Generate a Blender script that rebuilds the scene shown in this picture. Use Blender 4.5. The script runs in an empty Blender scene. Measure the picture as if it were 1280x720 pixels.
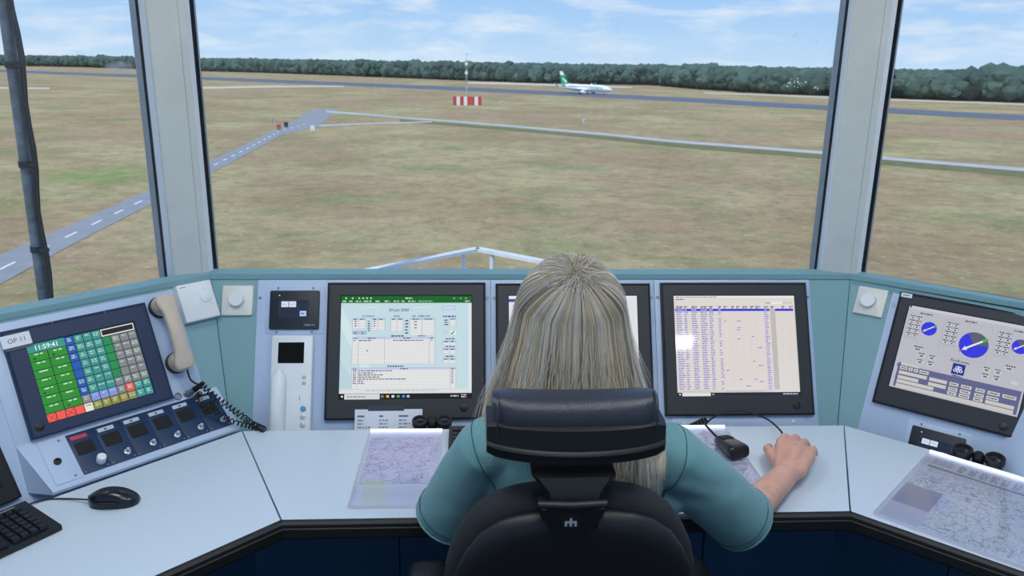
import bpy, bmesh, math, random
from math import sin, cos, pi, radians, sqrt
from mathutils import Vector, Matrix, noise
random.seed(7)
V = Vector
D = bpy.data
COL = bpy.context.scene.collection
SC = bpy.context.scene

# ------------------------------------------------------------------ camera
F_PX, PITCH, YAW, ROLL, EYE = 1000.0, radians(15.8), radians(3.05), radians(0.8), 1.75
CAM = V((0, 0, EYE))
_f = V((sin(YAW)*cos(PITCH), cos(YAW)*cos(PITCH), -sin(PITCH)))
_r = V((cos(YAW), -sin(YAW), 0)); _u = _r.cross(_f)
_R = _r*cos(ROLL) + _u*sin(ROLL); _U = -_r*sin(ROLL) + _u*cos(ROLL)
cd = D.cameras.new('camera'); co = D.objects.new('camera', cd); COL.objects.link(co)
cd.sensor_width = 36; cd.lens = 36*F_PX/1280; cd.clip_end = 12000; cd.clip_start = .02
co.matrix_world = Matrix(((_R.x, _U.x, -_f.x, CAM.x), (_R.y, _U.y, -_f.y, CAM.y), (_R.z, _U.z, -_f.z, CAM.z), (0, 0, 0, 1)))
SC.camera = co
cd.dof.use_dof = True; cd.dof.focus_distance = 2.2; cd.dof.aperture_fstop = 8.0

def ray(x, y): return _f + _R*((x-640)/F_PX) - _U*((y-360)/F_PX)
def onz(x, y, z):
    d = ray(x, y); return CAM + d*((z-CAM.z)/d.z)
def ony(x, y, yy):
    d = ray(x, y); return CAM + d*((yy-CAM.y)/d.y)
def onpl(x, y, p, n):
    d = ray(x, y); return CAM + d*((p-CAM).dot(n)/d.dot(n))
GZ = EYE - 17.5                       # airfield ground below the tower cab
def gnd(x, y): return onz(x, y, GZ)

def lin(c): c /= 255.0; return c/12.92 if c <= .04045 else ((c+.055)/1.055)**2.4
def rgb(r, g, b, a=1.0): return (lin(r), lin(g), lin(b), a)

# ------------------------------------------------------------------ view, world, sun
vs = SC.view_settings
vs.view_transform = 'Standard'; vs.look = 'None'; vs.exposure = 0.0; vs.gamma = 1.0; vs.use_curve_mapping = False

W = D.worlds.new('sky'); SC.world = W; W.use_nodes = True
nt = W.node_tree; nt.nodes.clear()
N = nt.nodes.new; L = nt.links.new
tc = N('ShaderNodeTexCoord'); sep = N('ShaderNodeSeparateXYZ'); L(tc.outputs['Generated'], sep.inputs[0])
ramp = N('ShaderNodeValToRGB'); L(sep.outputs['Z'], ramp.inputs[0])
cr = ramp.color_ramp
cr.elements[0].position = 0.0; cr.elements[0].color = rgb(198, 226, 250)
cr.elements[1].position = 1.0; cr.elements[1].color = rgb(96, 150, 222)
e = cr.elements.new(.09); e.color = rgb(158, 203, 250)
e = cr.elements.new(.35); e.color = rgb(128, 180, 238)
mp = N('ShaderNodeMapping'); mp.inputs['Scale'].default_value = (1, 1, 4.5); L(tc.outputs['Generated'], mp.inputs[0])
nz = N('ShaderNodeTexNoise'); nz.inputs['Scale'].default_value = 9.5; nz.inputs['Detail'].default_value = 9; nz.inputs['Roughness'].default_value = .58
nz.inputs['Distortion'].default_value = .35; L(mp.outputs[0], nz.inputs['Vector'])
r2 = N('ShaderNodeValToRGB'); L(nz.outputs['Fac'], r2.inputs[0])
r2.color_ramp.elements[0].position = .46; r2.color_ramp.elements[0].color = (0, 0, 0, 1)
r2.color_ramp.elements[1].position = .74; r2.color_ramp.elements[1].color = (.9, .9, .9, 1)
mx = N('ShaderNodeMixRGB'); L(r2.outputs[0], mx.inputs[0]); L(ramp.outputs[0], mx.inputs[1]); mx.inputs[2].default_value = rgb(240, 246, 253)
bg = N('ShaderNodeBackground'); L(mx.outputs[0], bg.inputs[0]); bg.inputs[1].default_value = 1.0
wo = N('ShaderNodeOutputWorld'); L(bg.outputs[0], wo.inputs[0])

sd = D.lights.new('sun', 'SUN'); so = D.objects.new('sun', sd); COL.objects.link(so)
sd.energy = 2.6; sd.angle = radians(.6); sd.color = (1, .95, .86)
so.location = (-20, -30, 60)
so.rotation_euler = V((.45, .62, -1.05)).to_track_quat('-Z', 'Y').to_euler()

# ------------------------------------------------------------------ mesh helpers
class MB:
    def __init__(s): s.v = []; s.f = []; s.c = None
    def add(s, vs_, fs):
        o = len(s.v); s.v += [tuple(p) for p in vs_]; s.f += [tuple(i+o for i in f) for f in fs]; return s
    def box(s, x0, y0, z0, x1, y1, z1):
        return s.add([(x0, y0, z0), (x1, y0, z0), (x1, y1, z0), (x0, y1, z0), (x0, y0, z1), (x1, y0, z1), (x1, y1, z1), (x0, y1, z1)],
                     [(3, 2, 1, 0), (4, 5, 6, 7), (0, 1, 5, 4), (1, 2, 6, 5), (2, 3, 7, 6), (3, 0, 4, 7)])
    def loft(s, rings, cap0=True, cap1=True):
        n = len(rings[0]); o = len(s.v)
        for r in rings: s.v += [tuple(p) for p in r]
        for k in range(len(rings)-1):
            for i in range(n):
                j = (i+1) % n; a = o+k*n
                s.f.append((a+i, a+j, a+n+j, a+n+i))
        if cap0: s.f.append(tuple(o+i for i in reversed(range(n))))
        if cap1: s.f.append(tuple(o+(len(rings)-1)*n+i for i in range(n)))
        return s
    def prism(s, poly, z0, z1):           # poly counter-clockwise
        return s.loft([[(x, y, z0) for x, y in poly], [(x, y, z1) for x, y in poly]])
    def rrect(s, x0, y0, x1, y1, r, z0, z1, b=0.0, seg=4):
        def ring(i, z):
            out = []; rr = max(r-i, 1e-5)
            for cx, cy, a0 in ((x1-i-rr, y0+i+rr, -90), (x1-i-rr, y1-i-rr, 0), (x0+i+rr, y1-i-rr, 90), (x0+i+rr, y0+i+rr, 180)):
                for k in range(seg+1):
                    a = radians(a0+90*k/seg); out.append((cx+rr*cos(a), cy+rr*sin(a), z))
            return out
        rs = [ring(0, z0)]
        if b: rs += [ring(0, z1-b), ring(b*.3, z1-b*.3), ring(b, z1)]
        else: rs += [ring(0, z1)]
        return s.loft(rs)
    def tube(s, pts, r, seg=8, cap=True):
        pts = [V(p) for p in pts]; n = len(pts)
        rr = r if isinstance(r, (list, tuple)) else [r]*n
        rings = []; up = None
        for i, p in enumerate(pts):
            t = (pts[min(i+1, n-1)]-pts[max(i-1, 0)]).normalized()
            if up is None: up = V((0, 0, 1)) if abs(t.z) < .9 else V((1, 0, 0))
            a = up - t*up.dot(t)
            a.normalize(); b = t.cross(a); up = a
            rings.append([p+(a*cos(2*pi*k/seg)+b*sin(2*pi*k/seg))*rr[i] for k in range(seg)])
        return s.loft(rings, cap, cap)
    def cyl(s, p0, p1, r0, r1=None, seg=16): return s.tube([p0, p1], [r0, r0 if r1 is None else r1], seg)
    def lathe(s, prof, seg=24, c=(0, 0, 0)):    # prof: (r, z)
        return s.loft([[(c[0]+r*cos(2*pi*k/seg), c[1]+r*sin(2*pi*k/seg), c[2]+z) for k in range(seg)] for r, z in prof])
    def ball(s, c, rx, ry=None, rz=None, seg=14, rings=9):
        ry = rx if ry is None else ry; rz = rx if rz is None else rz
        rs = []
        for j in range(rings+1):
            a = -pi/2+pi*j/rings; q = max(cos(a), .02)
            rs.append([(c[0]+rx*q*cos(2*pi*k/seg), c[1]+ry*q*sin(2*pi*k/seg), c[2]+rz*sin(a)) for k in range(seg)])
        return s.loft(rs)
    def cap(s, p0, p1, r0, r1, seg=14):   # capsule with round ends
        p0 = V(p0); p1 = V(p1); t = (p1-p0).normalized(); pts = []; rr = []
        for a in (-80, -55, -25): pts.append(p0+t*r0*sin(radians(a))); rr.append(r0*cos(radians(a)))
        for k in (0, .5, 1): pts.append(p0.lerp(p1, k)); rr.append(r0+(r1-r0)*k)
        for a in (25, 55, 80): pts.append(p1+t*r1*sin(radians(a))); rr.append(r1*cos(radians(a)))
        return s.tube(pts, rr, seg)
    def xf(s, m): s.v = [tuple(m @ V(p)) for p in s.v]; return s
    def mesh(s, name):
        me = D.meshes.new(name); me.from_pydata(s.v, [], s.f); me.update(); return me
    def build(s, name, mat, parent=None, smooth=40):
        me = s.mesh(name)
        return link(name, me, mat, parent, smooth)

def link(name, me, mat, parent=None, smooth=40):
    if mat is not None:
        me.materials.clear(); me.materials.append(mat)
    if smooth and len(me.polygons):
        me.polygons.foreach_set('use_smooth', [True]*len(me.polygons))
        if smooth < 180: me.set_sharp_from_angle(angle=radians(smooth))
    o = D.objects.new(name, me); COL.objects.link(o)
    if parent is not None: o.parent = parent
    return o
def tag(o, label=None, cat=None, group=None, kind=None):
    if label: o['label'] = label
    if cat: o['category'] = cat
    if group: o['group'] = group
    if kind: o['kind'] = kind
    return o
def empty(name, m, label=None, cat=None, group=None, kind=None):
    o = D.objects.new(name, None); COL.objects.link(o); o.empty_display_size = .05
    o.matrix_world = m if isinstance(m, Matrix) else Matrix.Translation(V(m))
    return tag(o, label, cat, group, kind)
def copy_tree(o, parent=None):
    c = o.copy(); COL.objects.link(c)
    if parent is not None: c.parent = parent
    for ch in [x for x in D.objects if x.parent == o]: copy_tree(ch, c)
    return c
_txt = {}
def text_geo(s):
    if s in _txt: return _txt[s]
    cu = D.curves.new('lettering', 'FONT'); cu.body = s; cu.size = 1; cu.resolution_u = 2; cu.offset = .012; cu.fill_mode = 'FRONT'
    ob = D.objects.new('lettering', cu); COL.objects.link(ob)
    me = D.meshes.new_from_object(ob.evaluated_get(bpy.context.evaluated_depsgraph_get()))
    vs_ = [(p.co.x, p.co.y) for p in me.vertices]; fs = [tuple(p.vertices) for p in me.polygons]
    D.objects.remove(ob); D.curves.remove(cu); D.meshes.remove(me)
    w = max([p[0] for p in vs_]+[0]); _txt[s] = (vs_, fs, w); return _txt[s]
def add_text(mb, s, x, y, h, z, align=0):     # align 0 left, .5 centre, 1 right; h = capital height
    vs_, fs, w = text_geo(s); k = h/.7
    mb.add([(x+(px-w*align)*k, y+py*k, z) for px, py in vs_], fs)

# ------------------------------------------------------------------ materials
def mat(name, col, rough=.5, metal=0., spec=.5, var=.0, scale=40., bump=0., bscale=200., coat=0., sheen=0.):
    m = D.materials.new(name); m.use_nodes = True; t = m.node_tree; b = t.nodes['Principled BSDF']
    b.inputs['Base Color'].default_value = col; b.inputs['Roughness'].default_value = rough; b.inputs['Metallic'].default_value = metal
    b.inputs['Specular IOR Level'].default_value = spec; b.inputs['Coat Weight'].default_value = coat; b.inputs['Sheen Weight'].default_value = sheen
    c = t.nodes.new('ShaderNodeTexCoord')
    if var:
        n = t.nodes.new('ShaderNodeTexNoise'); n.inputs['Scale'].default_value = scale; n.inputs['Detail'].default_value = 5
        t.links.new(c.outputs['Object'], n.inputs['Vector'])
        r = t.nodes.new('ShaderNodeMapRange'); r.inputs[1].default_value = .3; r.inputs[2].default_value = .7
        r.inputs[3].default_value = 1-var; r.inputs[4].default_value = 1+var
        t.links.new(n.outputs['Fac'], r.inputs[0])
        h = t.nodes.new('ShaderNodeHueSaturation'); h.inputs['Color'].default_value = col
        t.links.new(r.outputs[0], h.inputs['Value']); t.links.new(h.outputs[0], b.inputs['Base Color'])
    if bump:
        n = t.nodes.new('ShaderNodeTexNoise'); n.inputs['Scale'].default_value = bscale; n.inputs['Detail'].default_value = 4
        t.links.new(c.outputs['Object'], n.inputs['Vector'])
        bp = t.nodes.new('ShaderNodeBump'); bp.inputs['Strength'].default_value = bump; bp.inputs['Distance'].default_value = .002
        t.links.new(n.outputs['Fac'], bp.inputs['Height']); t.links.new(bp.outputs[0], b.inputs['Normal'])
    return m
def emat(name, col, strength=1.0):
    m = mat(name, (0.02, .02, .02, 1), .3); b = m.node_tree.nodes['Principled BSDF']
    b.inputs['Emission Color'].default_value = col; b.inputs['Emission Strength'].default_value = strength; return m
def attr_mat(name, emit, rough=.25, strength=1.0):
    m = mat(name, (.02, .02, .02, 1), rough); t = m.node_tree; b = t.nodes['Principled BSDF']
    a = t.nodes.new('ShaderNodeAttribute'); a.attribute_name = 'col'
    t.links.new(a.outputs['Color'], b.inputs['Emission Color' if emit else 'Base Color'])
    if emit: b.inputs['Emission Strength'].default_value = strength
    return m

M = {}
M['teal'] = mat('teal_laminate', rgb(128, 167, 174), .5, var=.05, scale=220, bump=.05, bscale=900)
M['plate'] = mat('grey_blue_plate', rgb(182, 199, 226), .42, var=.03, scale=8)
M['desk'] = mat('pale_desk_laminate', rgb(201, 214, 226), .33, var=.025, scale=300, spec=.5)
M['edge'] = mat('black_speckled_edge', rgb(19, 19, 21), .55, var=.9, scale=600, bump=.3, bscale=500)
M['cab'] = mat('dark_blue_cabinet', rgb(34, 78, 112), .55, var=.04, scale=30)
M['bezel'] = mat('charcoal_bezel', rgb(47, 49, 53), .5, var=.06, scale=500)
M['bezel_blk'] = mat('black_plastic', rgb(20, 21, 24), .45, var=.08, scale=500)
M['navy'] = mat('navy_bezel', rgb(26, 44, 78), .5, var=.05, scale=200)
M['ink'] = mat('ink_black_bezel', rgb(25, 31, 45), .5, var=.06, scale=200)
M['panelblue'] = mat('deep_blue_faceplate', rgb(16, 48, 84), .45, var=.05, scale=60)
M['white'] = mat('white_plastic', rgb(226, 229, 232), .4, var=.02, scale=30)
M['offwhite'] = mat('off_white_plastic', rgb(222, 220, 212), .45, var=.02, scale=30)
M['beige'] = mat('beige_plastic', rgb(200, 184, 168), .4, var=.03, scale=40)
M['steel'] = mat('screw_steel', rgb(150, 156, 165), .35, .8)
M['grille'] = mat('black_grille', rgb(14, 14, 15), .7, var=.6, scale=900, bump=.6, bscale=900)
M['knob'] = mat('clear_grey_knob', rgb(190, 196, 202), .25, .2)
M['rubber'] = mat('black_rubber', rgb(16, 16, 18), .5, var=.1, scale=60)
M['mouse'] = mat('black_mouse', rgb(15, 17, 24), .3, coat=.2)
M['frame'] = mat('window_frame_aluminium', rgb(150, 160, 172), .45, .25, var=.06, scale=25)
M['cover'] = mat('pillar_cover_grey', rgb(196, 201, 200), .5, var=.05, scale=12)
M['bead'] = mat('white_glazing_bead', rgb(236, 240, 245), .4, var=.02, scale=20)
M['gasket'] = mat('black_gasket', rgb(24, 28, 38), .6, var=.2, scale=80)
M['carpet'] = mat('grey_carpet', rgb(70, 74, 82), .95, var=.2, scale=300, bump=.5, bscale=600)
M['ceil'] = mat('white_ceiling', rgb(225, 226, 226), .8, var=.03, scale=60)
M['concrete'] = mat('pale_concrete', rgb(170, 168, 162), .8, var=.1, scale=3)
M['leather'] = mat('black_leather', rgb(40, 44, 56), .38, var=.12, scale=150, bump=.35, bscale=330)
M['chair_fab'] = mat('charcoal_seat_fabric', rgb(30, 31, 36), .85, var=.2, scale=500, bump=.4, bscale=900)
M['chair_pl'] = mat('black_chair_plastic', rgb(15, 15, 17), .48, var=.08, scale=300, bump=.06, bscale=800)
M['emblem'] = mat('grey_emblem', rgb(165, 172, 180), .4)
M['skin'] = mat('skin', rgb(214, 160, 140), .48, var=.09, scale=45, bump=.12, bscale=350)
M['skin'].node_tree.nodes['Principled BSDF'].inputs['Subsurface Weight'].default_value = .15
M['skin'].node_tree.nodes['Principled BSDF'].inputs['Subsurface Radius'].default_value = (.01, .004, .002)
M['shirt'] = mat('teal_shirt_cotton', rgb(104, 150, 155), .85, var=.05, scale=9, bump=.25, bscale=1200, sheen=.2)
M['seam'] = mat('dark_shirt_seam', rgb(52, 88, 96), .9)  # darker teal of the seam and hem stitch lines
M['trouser'] = mat('dark_trousers', rgb(32, 36, 48), .9, var=.1, scale=300)
M['shoe'] = mat('dark_shoes', rgb(24, 23, 24), .5)
M['rail'] = mat('galvanised_rail', rgb(226, 229, 232), .5, .0, var=.08, scale=14)
M['pole'] = mat('weathered_pole', rgb(84, 96, 110), .55, .1, var=.45, scale=26)
M['cable'] = mat('black_cable', rgb(20, 22, 27), .55)
M['paper'] = mat('paper', rgb(226, 230, 238), .8, var=.01, scale=10)
M['tape'] = mat('clear_tape', rgb(64, 67, 74), .3)
M['mast_red'] = mat('mast_red', rgb(196, 62, 62), .6, var=.05, scale=2)
M['mast_white'] = mat('mast_white', rgb(238, 238, 238), .6, var=.03, scale=2)
M['mast_grey'] = mat('mast_grey', rgb(170, 178, 190), .5, .3)
M['ac_white'] = mat('aircraft_white', rgb(246, 248, 250), .35, var=.01, scale=.5)
M['ac_green'] = mat('aircraft_green', rgb(20, 160, 104), .4, var=.02, scale=.5)
M['ac_grey'] = mat('aircraft_grey', rgb(150, 156, 164), .4, .2)
M['ac_dark'] = mat('aircraft_dark', rgb(28, 32, 40), .4)
M['trunk'] = mat('tree_bark', rgb(72, 64, 54), .9, var=.2, scale=2)
M['led'] = emat('led_strip', rgb(226, 236, 255), 1.6)
M['white_lamp'] = emat('ceiling_lamp_diffuser', (1, .98, .95, 1), 6.0)
M['ledgreen'] = emat('green_led', rgb(90, 240, 90), 1.5)
M['screen'] = attr_mat('lit_display', True, .05, 1.0)
M['print'] = attr_mat('coloured_print', False, .5)
M['glassdark'] = mat('dark_display_glass', rgb(10, 12, 13), .15)

def glass_mat(name, tint=(1, 1, 1, 1), refl=1.0, haze=.0, rough=.01):
    m = D.materials.new(name); m.use_nodes = True; t = m.node_tree; t.nodes.clear()
    o = t.nodes.new('ShaderNodeOutputMaterial'); tr = t.nodes.new('ShaderNodeBsdfTransparent'); tr.inputs[0].default_value = tint
    g = t.nodes.new('ShaderNodeBsdfGlossy'); g.inputs['Roughness'].default_value = rough
    fr = t.nodes.new('ShaderNodeFresnel'); fr.inputs[0].default_value = 1.45
    ml = t.nodes.new('ShaderNodeMath'); ml.operation = 'MULTIPLY'; ml.inputs[1].default_value = refl; t.links.new(fr.outputs[0], ml.inputs[0])
    mx_ = t.nodes.new('ShaderNodeMixShader'); t.links.new(ml.outputs[0], mx_.inputs[0]); t.links.new(tr.outputs[0], mx_.inputs[1]); t.links.new(g.outputs[0], mx_.inputs[2])
    last = mx_
    if haze:
        df = t.nodes.new('ShaderNodeBsdfTranslucent'); df.inputs[0].default_value = (.9, .95, 1, 1)
        m2 = t.nodes.new('ShaderNodeMixShader')
        c = t.nodes.new('ShaderNodeTexCoord'); n = t.nodes.new('ShaderNodeTexNoise'); n.inputs['Scale'].default_value = 2.2; n.inputs['Detail'].default_value = 6
        t.links.new(c.outputs['Object'], n.inputs['Vector'])
        q = t.nodes.new('ShaderNodeMath'); q.operation = 'MULTIPLY'; q.inputs[1].default_value = haze*2; t.links.new(n.outputs['Fac'], q.inputs[0])
        t.links.new(q.outputs[0], m2.inputs[0]); t.links.new(mx_.outputs[0], m2.inputs[1]); t.links.new(df.outputs[0], m2.inputs[2]); last = m2
    t.links.new(last.outputs[0], o.inputs[0]); return m
M['glass'] = glass_mat('window_glass', (.97, .985, 1, 1), .45, .022)
M['acrylic'] = glass_mat('clear_acrylic', (.97, .97, 1, 1), .35, 0, .12)

# ------------------------------------------------------------------ screens (flat graphics as coloured faces)
class Screen:
    def __init__(s, w, h): s.w = w; s.h = h; s.v = []; s.f = []; s.c = []
    def P(s, x, y, l): return ((x-.5)*s.w, (.5-y)*s.h, l*.00012)
    def poly(s, pts, col, l=1):
        o = len(s.v); s.v += [s.P(x, y, l) for x, y in pts]; s.f.append(tuple(range(o+len(pts)-1, o-1, -1))); s.c.append(col)
    def rect(s, x0, y0, x1, y1, col, l=1): s.poly([(x0, y0), (x1, y0), (x1, y1), (x0, y1)], col, l)
    def frame(s, x0, y0, x1, y1, col, t=.003, l=2):
        ty = t*s.w/s.h
        s.rect(x0, y0, x1, y0+ty, col, l); s.rect(x0, y1-ty, x1, y1, col, l); s.rect(x0, y0, x0+t, y1, col, l); s.rect(x1-t, y0, x1, y1, col, l)
    def line(s, x0, y0, x1, y1, t, col, l=2):
        dx = (x1-x0)*s.w; dy = (y1-y0)*s.h; q = sqrt(dx*dx+dy*dy); nx = -dy/q*t/2; ny = dx/q*t/2
        s.poly([(x0+nx/s.w, y0+ny/s.h), (x1+nx/s.w, y1+ny/s.h), (x1-nx/s.w, y1-ny/s.h), (x0-nx/s.w, y0-ny/s.h)], col, l)
    def disc(s, x, y, r, col, l=2, a0=0, a1=360):
        n = 28; pts = [(x+r*cos(radians(a0+(a1-a0)*k/n)), y-r*s.w/s.h*sin(radians(a0+(a1-a0)*k/n))) for k in range(n+1)]
        if a1-a0 < 360: pts = [(x, y)]+pts
        else: pts = pts[:-1]
        s.poly(pts[::-1], col, l)
    def text(s, t, x, y, h, col, l=3, align=0):
        vs_, fs, w = text_geo(t); k = h*s.h/.7; X = (x-.5)*s.w-w*k*align; Y = (.5-y)*s.h
        o = len(s.v); s.v += [(X+px*k, Y+py*k, l*.00012) for px, py in vs_]
        for f in fs: s.f.append(tuple(i+o for i in f)); s.c.append(col)
    def dash(s, x0, x1, y, h, col, l=3, word=.02):     # illegibly small writing as broken bars
        x = x0
        while x < x1-.001:
            e_ = min(x1, x+word*random.uniform(.5, 1.5)); s.rect(x, y-h/2, e_, y+h/2, col, l); x = e_+word*.28
    def mesh(s, name):
        me = D.meshes.new(name); me.from_pydata(s.v, [], s.f)
        a = me.color_attributes.new('col', 'FLOAT_COLOR', 'CORNER'); buf = []
        for f, c in zip(s.f, s.c): buf += list(c)*len(f)
        a.data.foreach_set('color', buf); me.update(); return me

# ------------------------------------------------------------------ console planes
TILT = radians(25); DZ = .74
class Plane:
    def __init__(s, p, ang, tilt=TILT):
        a = radians(ang); s.p = V(p); s.u = V((cos(a), sin(a), 0)); s.nh = V((sin(a), -cos(a), 0))
        s.n = s.nh*cos(tilt)+V((0, 0, 1))*sin(tilt); s.v = s.n.cross(s.u)
    def at(s, x, y):
        q = onpl(x, y, s.p, s.n)-s.p; return q.dot(s.u), q.dot(s.v)
    def pt(s, u, v, n=0): return s.p+s.u*u+s.v*v+s.n*n
    def m(s, u=0, v=0, n=0):
        q = s.pt(u, v, n)
        return Matrix(((s.u.x, s.v.x, s.n.x, q.x), (s.u.y, s.v.y, s.n.y, q.y), (s.u.z, s.v.z, s.n.z, q.z), (0, 0, 0, 1)))
PC = Plane((0, 2.18, DZ), 0)
VT = .415
cl = onpl(264, 345, PC.p, PC.n); clu = -.777
PL = Plane(PC.pt(-.777, VT), 45)
PR = Plane(PC.pt(1.182, VT), -42.5)
L2U, R2U = -.613, .545
PL2 = Plane(PL.pt(L2U, 0), 60)
PR2 = Plane(PR.pt(R2U, 0), -84)
VB = -.094                             # bottom of the fascia in the centre plane (below worktop level)

def corner_u(pl, other, v):            # u on plane pl, at height v, where plane other cuts it
    q = pl.pt(0, v); d = pl.u.dot(other.n); return (other.p-q).dot(other.n)/d

# ================================================================== THE AIRFIELD
def field_mat():
    m = D.materials.new('dry_grass_field'); m.use_nodes = True; t = m.node_tree; b = t.nodes['Principled BSDF']; b.inputs['Roughness'].default_value = .95
    b.inputs['Specular IOR Level'].default_value = .1
    c = t.nodes.new('ShaderNodeTexCoord')
    def ns(scale, det, rough=.55, off=0):
        mp_ = t.nodes.new('ShaderNodeMapping'); mp_.inputs['Location'].default_value = (off, off*.7, 0); t.links.new(c.outputs['Object'], mp_.inputs[0])
        n = t.nodes.new('ShaderNodeTexNoise'); n.inputs['Scale'].default_value = scale; n.inputs['Detail'].default_value = det; n.inputs['Roughness'].default_value = rough
        t.links.new(mp_.outputs[0], n.inputs['Vector']); return n.outputs['Fac']
    def rmp(f, a, bb):
        r = t.nodes.new('ShaderNodeMapRange'); r.inputs[1].default_value = a; r.inputs[2].default_value = bb; t.links.new(f, r.inputs[0]); return r.outputs[0]
    def mix(f, a, bb):
        x = t.nodes.new('ShaderNodeMixRGB')
        t.links.new(f, x.inputs[0])
        for i, q in ((1, a), (2, bb)):
            if isinstance(q, tuple): x.inputs[i].default_value = q
            else: t.links.new(q, x.inputs[i])
        return x.outputs[0]
    straw, brown, pink, green, dk = rgb(196, 181, 134), rgb(171, 145, 106), rgb(185, 153, 123), rgb(142, 152, 92), rgb(120, 106, 78)
    col = mix(rmp(ns(.035, 6, .6), .4, .62), straw, brown)
    col = mix(rmp(ns(.018, 5, .55, 41), .45, .68), col, pink)
    col = mix(rmp(ns(.06, 7, .62, 97), .50, .72), col, green)
    col = mix(rmp(ns(.4, 8, .8, 13), .44, .78), col, dk)
    col = mix(rmp(ns(1.3, 6, .7, 60), .55, .8), col, rgb(216, 203, 164))
    # single larger green patch (moist hollow beside the road)
    gd = t.nodes.new('ShaderNodeVectorMath'); gd.operation = 'DISTANCE'; t.links.new(c.outputs['Object'], gd.inputs[0]); gd.inputs[1].default_value = tuple(gnd(140, 219))
    gm = t.nodes.new('ShaderNodeMapRange'); gm.inputs[1].default_value = 15; gm.inputs[2].default_value = 4; t.links.new(gd.outputs['Value'], gm.inputs[0])
    gx = t.nodes.new('ShaderNodeMath'); gx.operation = 'MULTIPLY'; t.links.new(gm.outputs[0], gx.inputs[0]); t.links.new(rmp(ns(.22, 6, .65, 31), .38, .6), gx.inputs[1])
    col = mix(gx.outputs[0], col, rgb(136, 156, 84))
    t.links.new(col, b.inputs['Base Color'])
    bp = t.nodes.new('ShaderNodeBump'); bp.inputs['Distance'].default_value = .5; bp.inputs['Strength'].default_value = .55
    t.links.new(ns(1.1, 8, .7, 5), bp.inputs['Height']); t.links.new(bp.outputs[0], b.inputs['Normal'])
    return m
M['field'] = field_mat()
M['asphalt'] = mat('road_asphalt', rgb(150, 152, 156), .85, var=.08, scale=.6)
M['runway'] = mat('runway_asphalt', rgb(100, 106, 120), .8, var=.07, scale=.05)
M['pathgrey'] = mat('pale_concrete_path', rgb(190, 190, 186), .85, var=.08, scale=.2)
M['sand'] = mat('sandy_strip', rgb(214, 202, 178), .9, var=.06, scale=.1)
M['grassgreen'] = mat('green_grass', rgb(126, 142, 74), .95, var=.22, scale=.7, spec=.1)
M['verge'] = mat('verge_grass', rgb(122, 122, 82), .95, var=.22, scale=.5, spec=.1)
M['marking'] = mat('road_paint', rgb(236, 238, 240), .7, var=.05, scale=3)

mb = MB(); mb.add([(-6000, -900, GZ), (6000, -900, GZ), (6000, 7000, GZ), (-6000, 7000, GZ)], [(0, 1, 2, 3)])
tag(mb.build('ground', M['field'], None, 0), 'dry brown and straw coloured airfield grassland', 'grassland', kind='structure')

def strip(name, edge_a, edge_b, z, m, label, cat, kind='structure'):
    a = [gnd(*p) for p in edge_a]; b = [gnd(*p) for p in edge_b]; mb = MB()
    n = len(a); vs_ = []
    for p, q in zip(a, b): vs_ += [(p.x, p.y, GZ+z), (q.x, q.y, GZ+z), (p.x, p.y, GZ-.2), (q.x, q.y, GZ-.2)]
    fs = []
    for i in range(n-1):
        o = 4*i; fs.append((o, o+4, o+5, o+1))
    mb.add(vs_, fs); return tag(mb.build(name, m, None, 0), label, cat, kind=kind)
def pair(pts, hw): return [(x, y-h) for (x, y), h in zip(pts, hw)], [(x, y+h) for (x, y), h in zip(pts, hw)]

rw = [(-260, 79.0), (0, 88.5), (165, 95), (245, 97.6), (540, 109.5), (700, 117), (860, 125), (960, 131), (1110, 138.6), (1280, 147.5), (1500, 159)]
ea, eb = pair(rw, [1.3, 1.5, 1.7, 1.8, 2.2, 2.4, 2.7, 2.9, 3.1, 3.3, 3.8])
strip('runway', ea, eb, .05, M['runway'], 'long dark blue-grey asphalt runway crossing the field', 'runway')
up_ = [(-230, 415), (0, 319), (90, 281), (185, 238), (254, 205.5), (300, 184), (340, 163), (370, 149.5), (385, 138.5), (392, 137)]
dn_ = [(-230, 470), (0, 356), (90, 306), (185, 257.5), (254, 221.5), (310, 192), (354, 168), (398, 158.5), (408, 149), (424, 135.5)]
road = strip('service_road', up_, dn_, .04, M['asphalt'], 'grey asphalt road with a white dashed centre line', 'road')
pa = [(408, 139.5), (500, 147), (640, 158), (760, 168.5), (840, 176.8), (1025, 191), (1110, 198.5), (1280, 212.5), (1420, 225)]
ea, eb = pair(pa, [1.4, 1.0, 1.2, 1.4, 1.6, 1.8, 1.9, 2.1, 2.4])
strip('taxi_track', ea, eb, .06, M['pathgrey'], 'narrow pale concrete track running right across the field', 'track')
strip('verge', [(x, y+2) for x, y in pa[1:]], [(x, y+5+i*.7) for i, (x, y) in enumerate(pa[1:])], .02, M['verge'], 'olive grass verge along the pale track', 'verge')
pb = [(395, 157.5), (450, 155), (540, 152.3)]
ea, eb = pair(pb, [1.3, .9, .7]); strip('footpath', ea, eb, .035, M['pathgrey'], 'short pale path branching off at the road end', 'path')
pc = [(-60, 109.5), (62, 110.5)]; ea, eb = pair(pc, [1.1, .9]); strip('sand_strip', ea, eb, .03, M['sand'], 'short pale sand strip behind the leaning antenna pole', 'strip')
pd = [(243, 110), (330, 108.4), (430, 108)]; ea, eb = pair(pd, [1.2, 1.1, .7]); strip('sand_strip', ea, eb, .03, M['sand'], 'pale sand strip beyond the road end', 'strip')
pe = [(585, 103.5), (640, 104.2), (700, 106.5), (790, 109.5)]; ea, eb = pair(pe, [1, 1.7, 1.2, .7]); strip('sand_strip', ea, eb, .03, M['sand'], 'pale sand strip between runway and forest behind the aircraft', 'strip')
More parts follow.
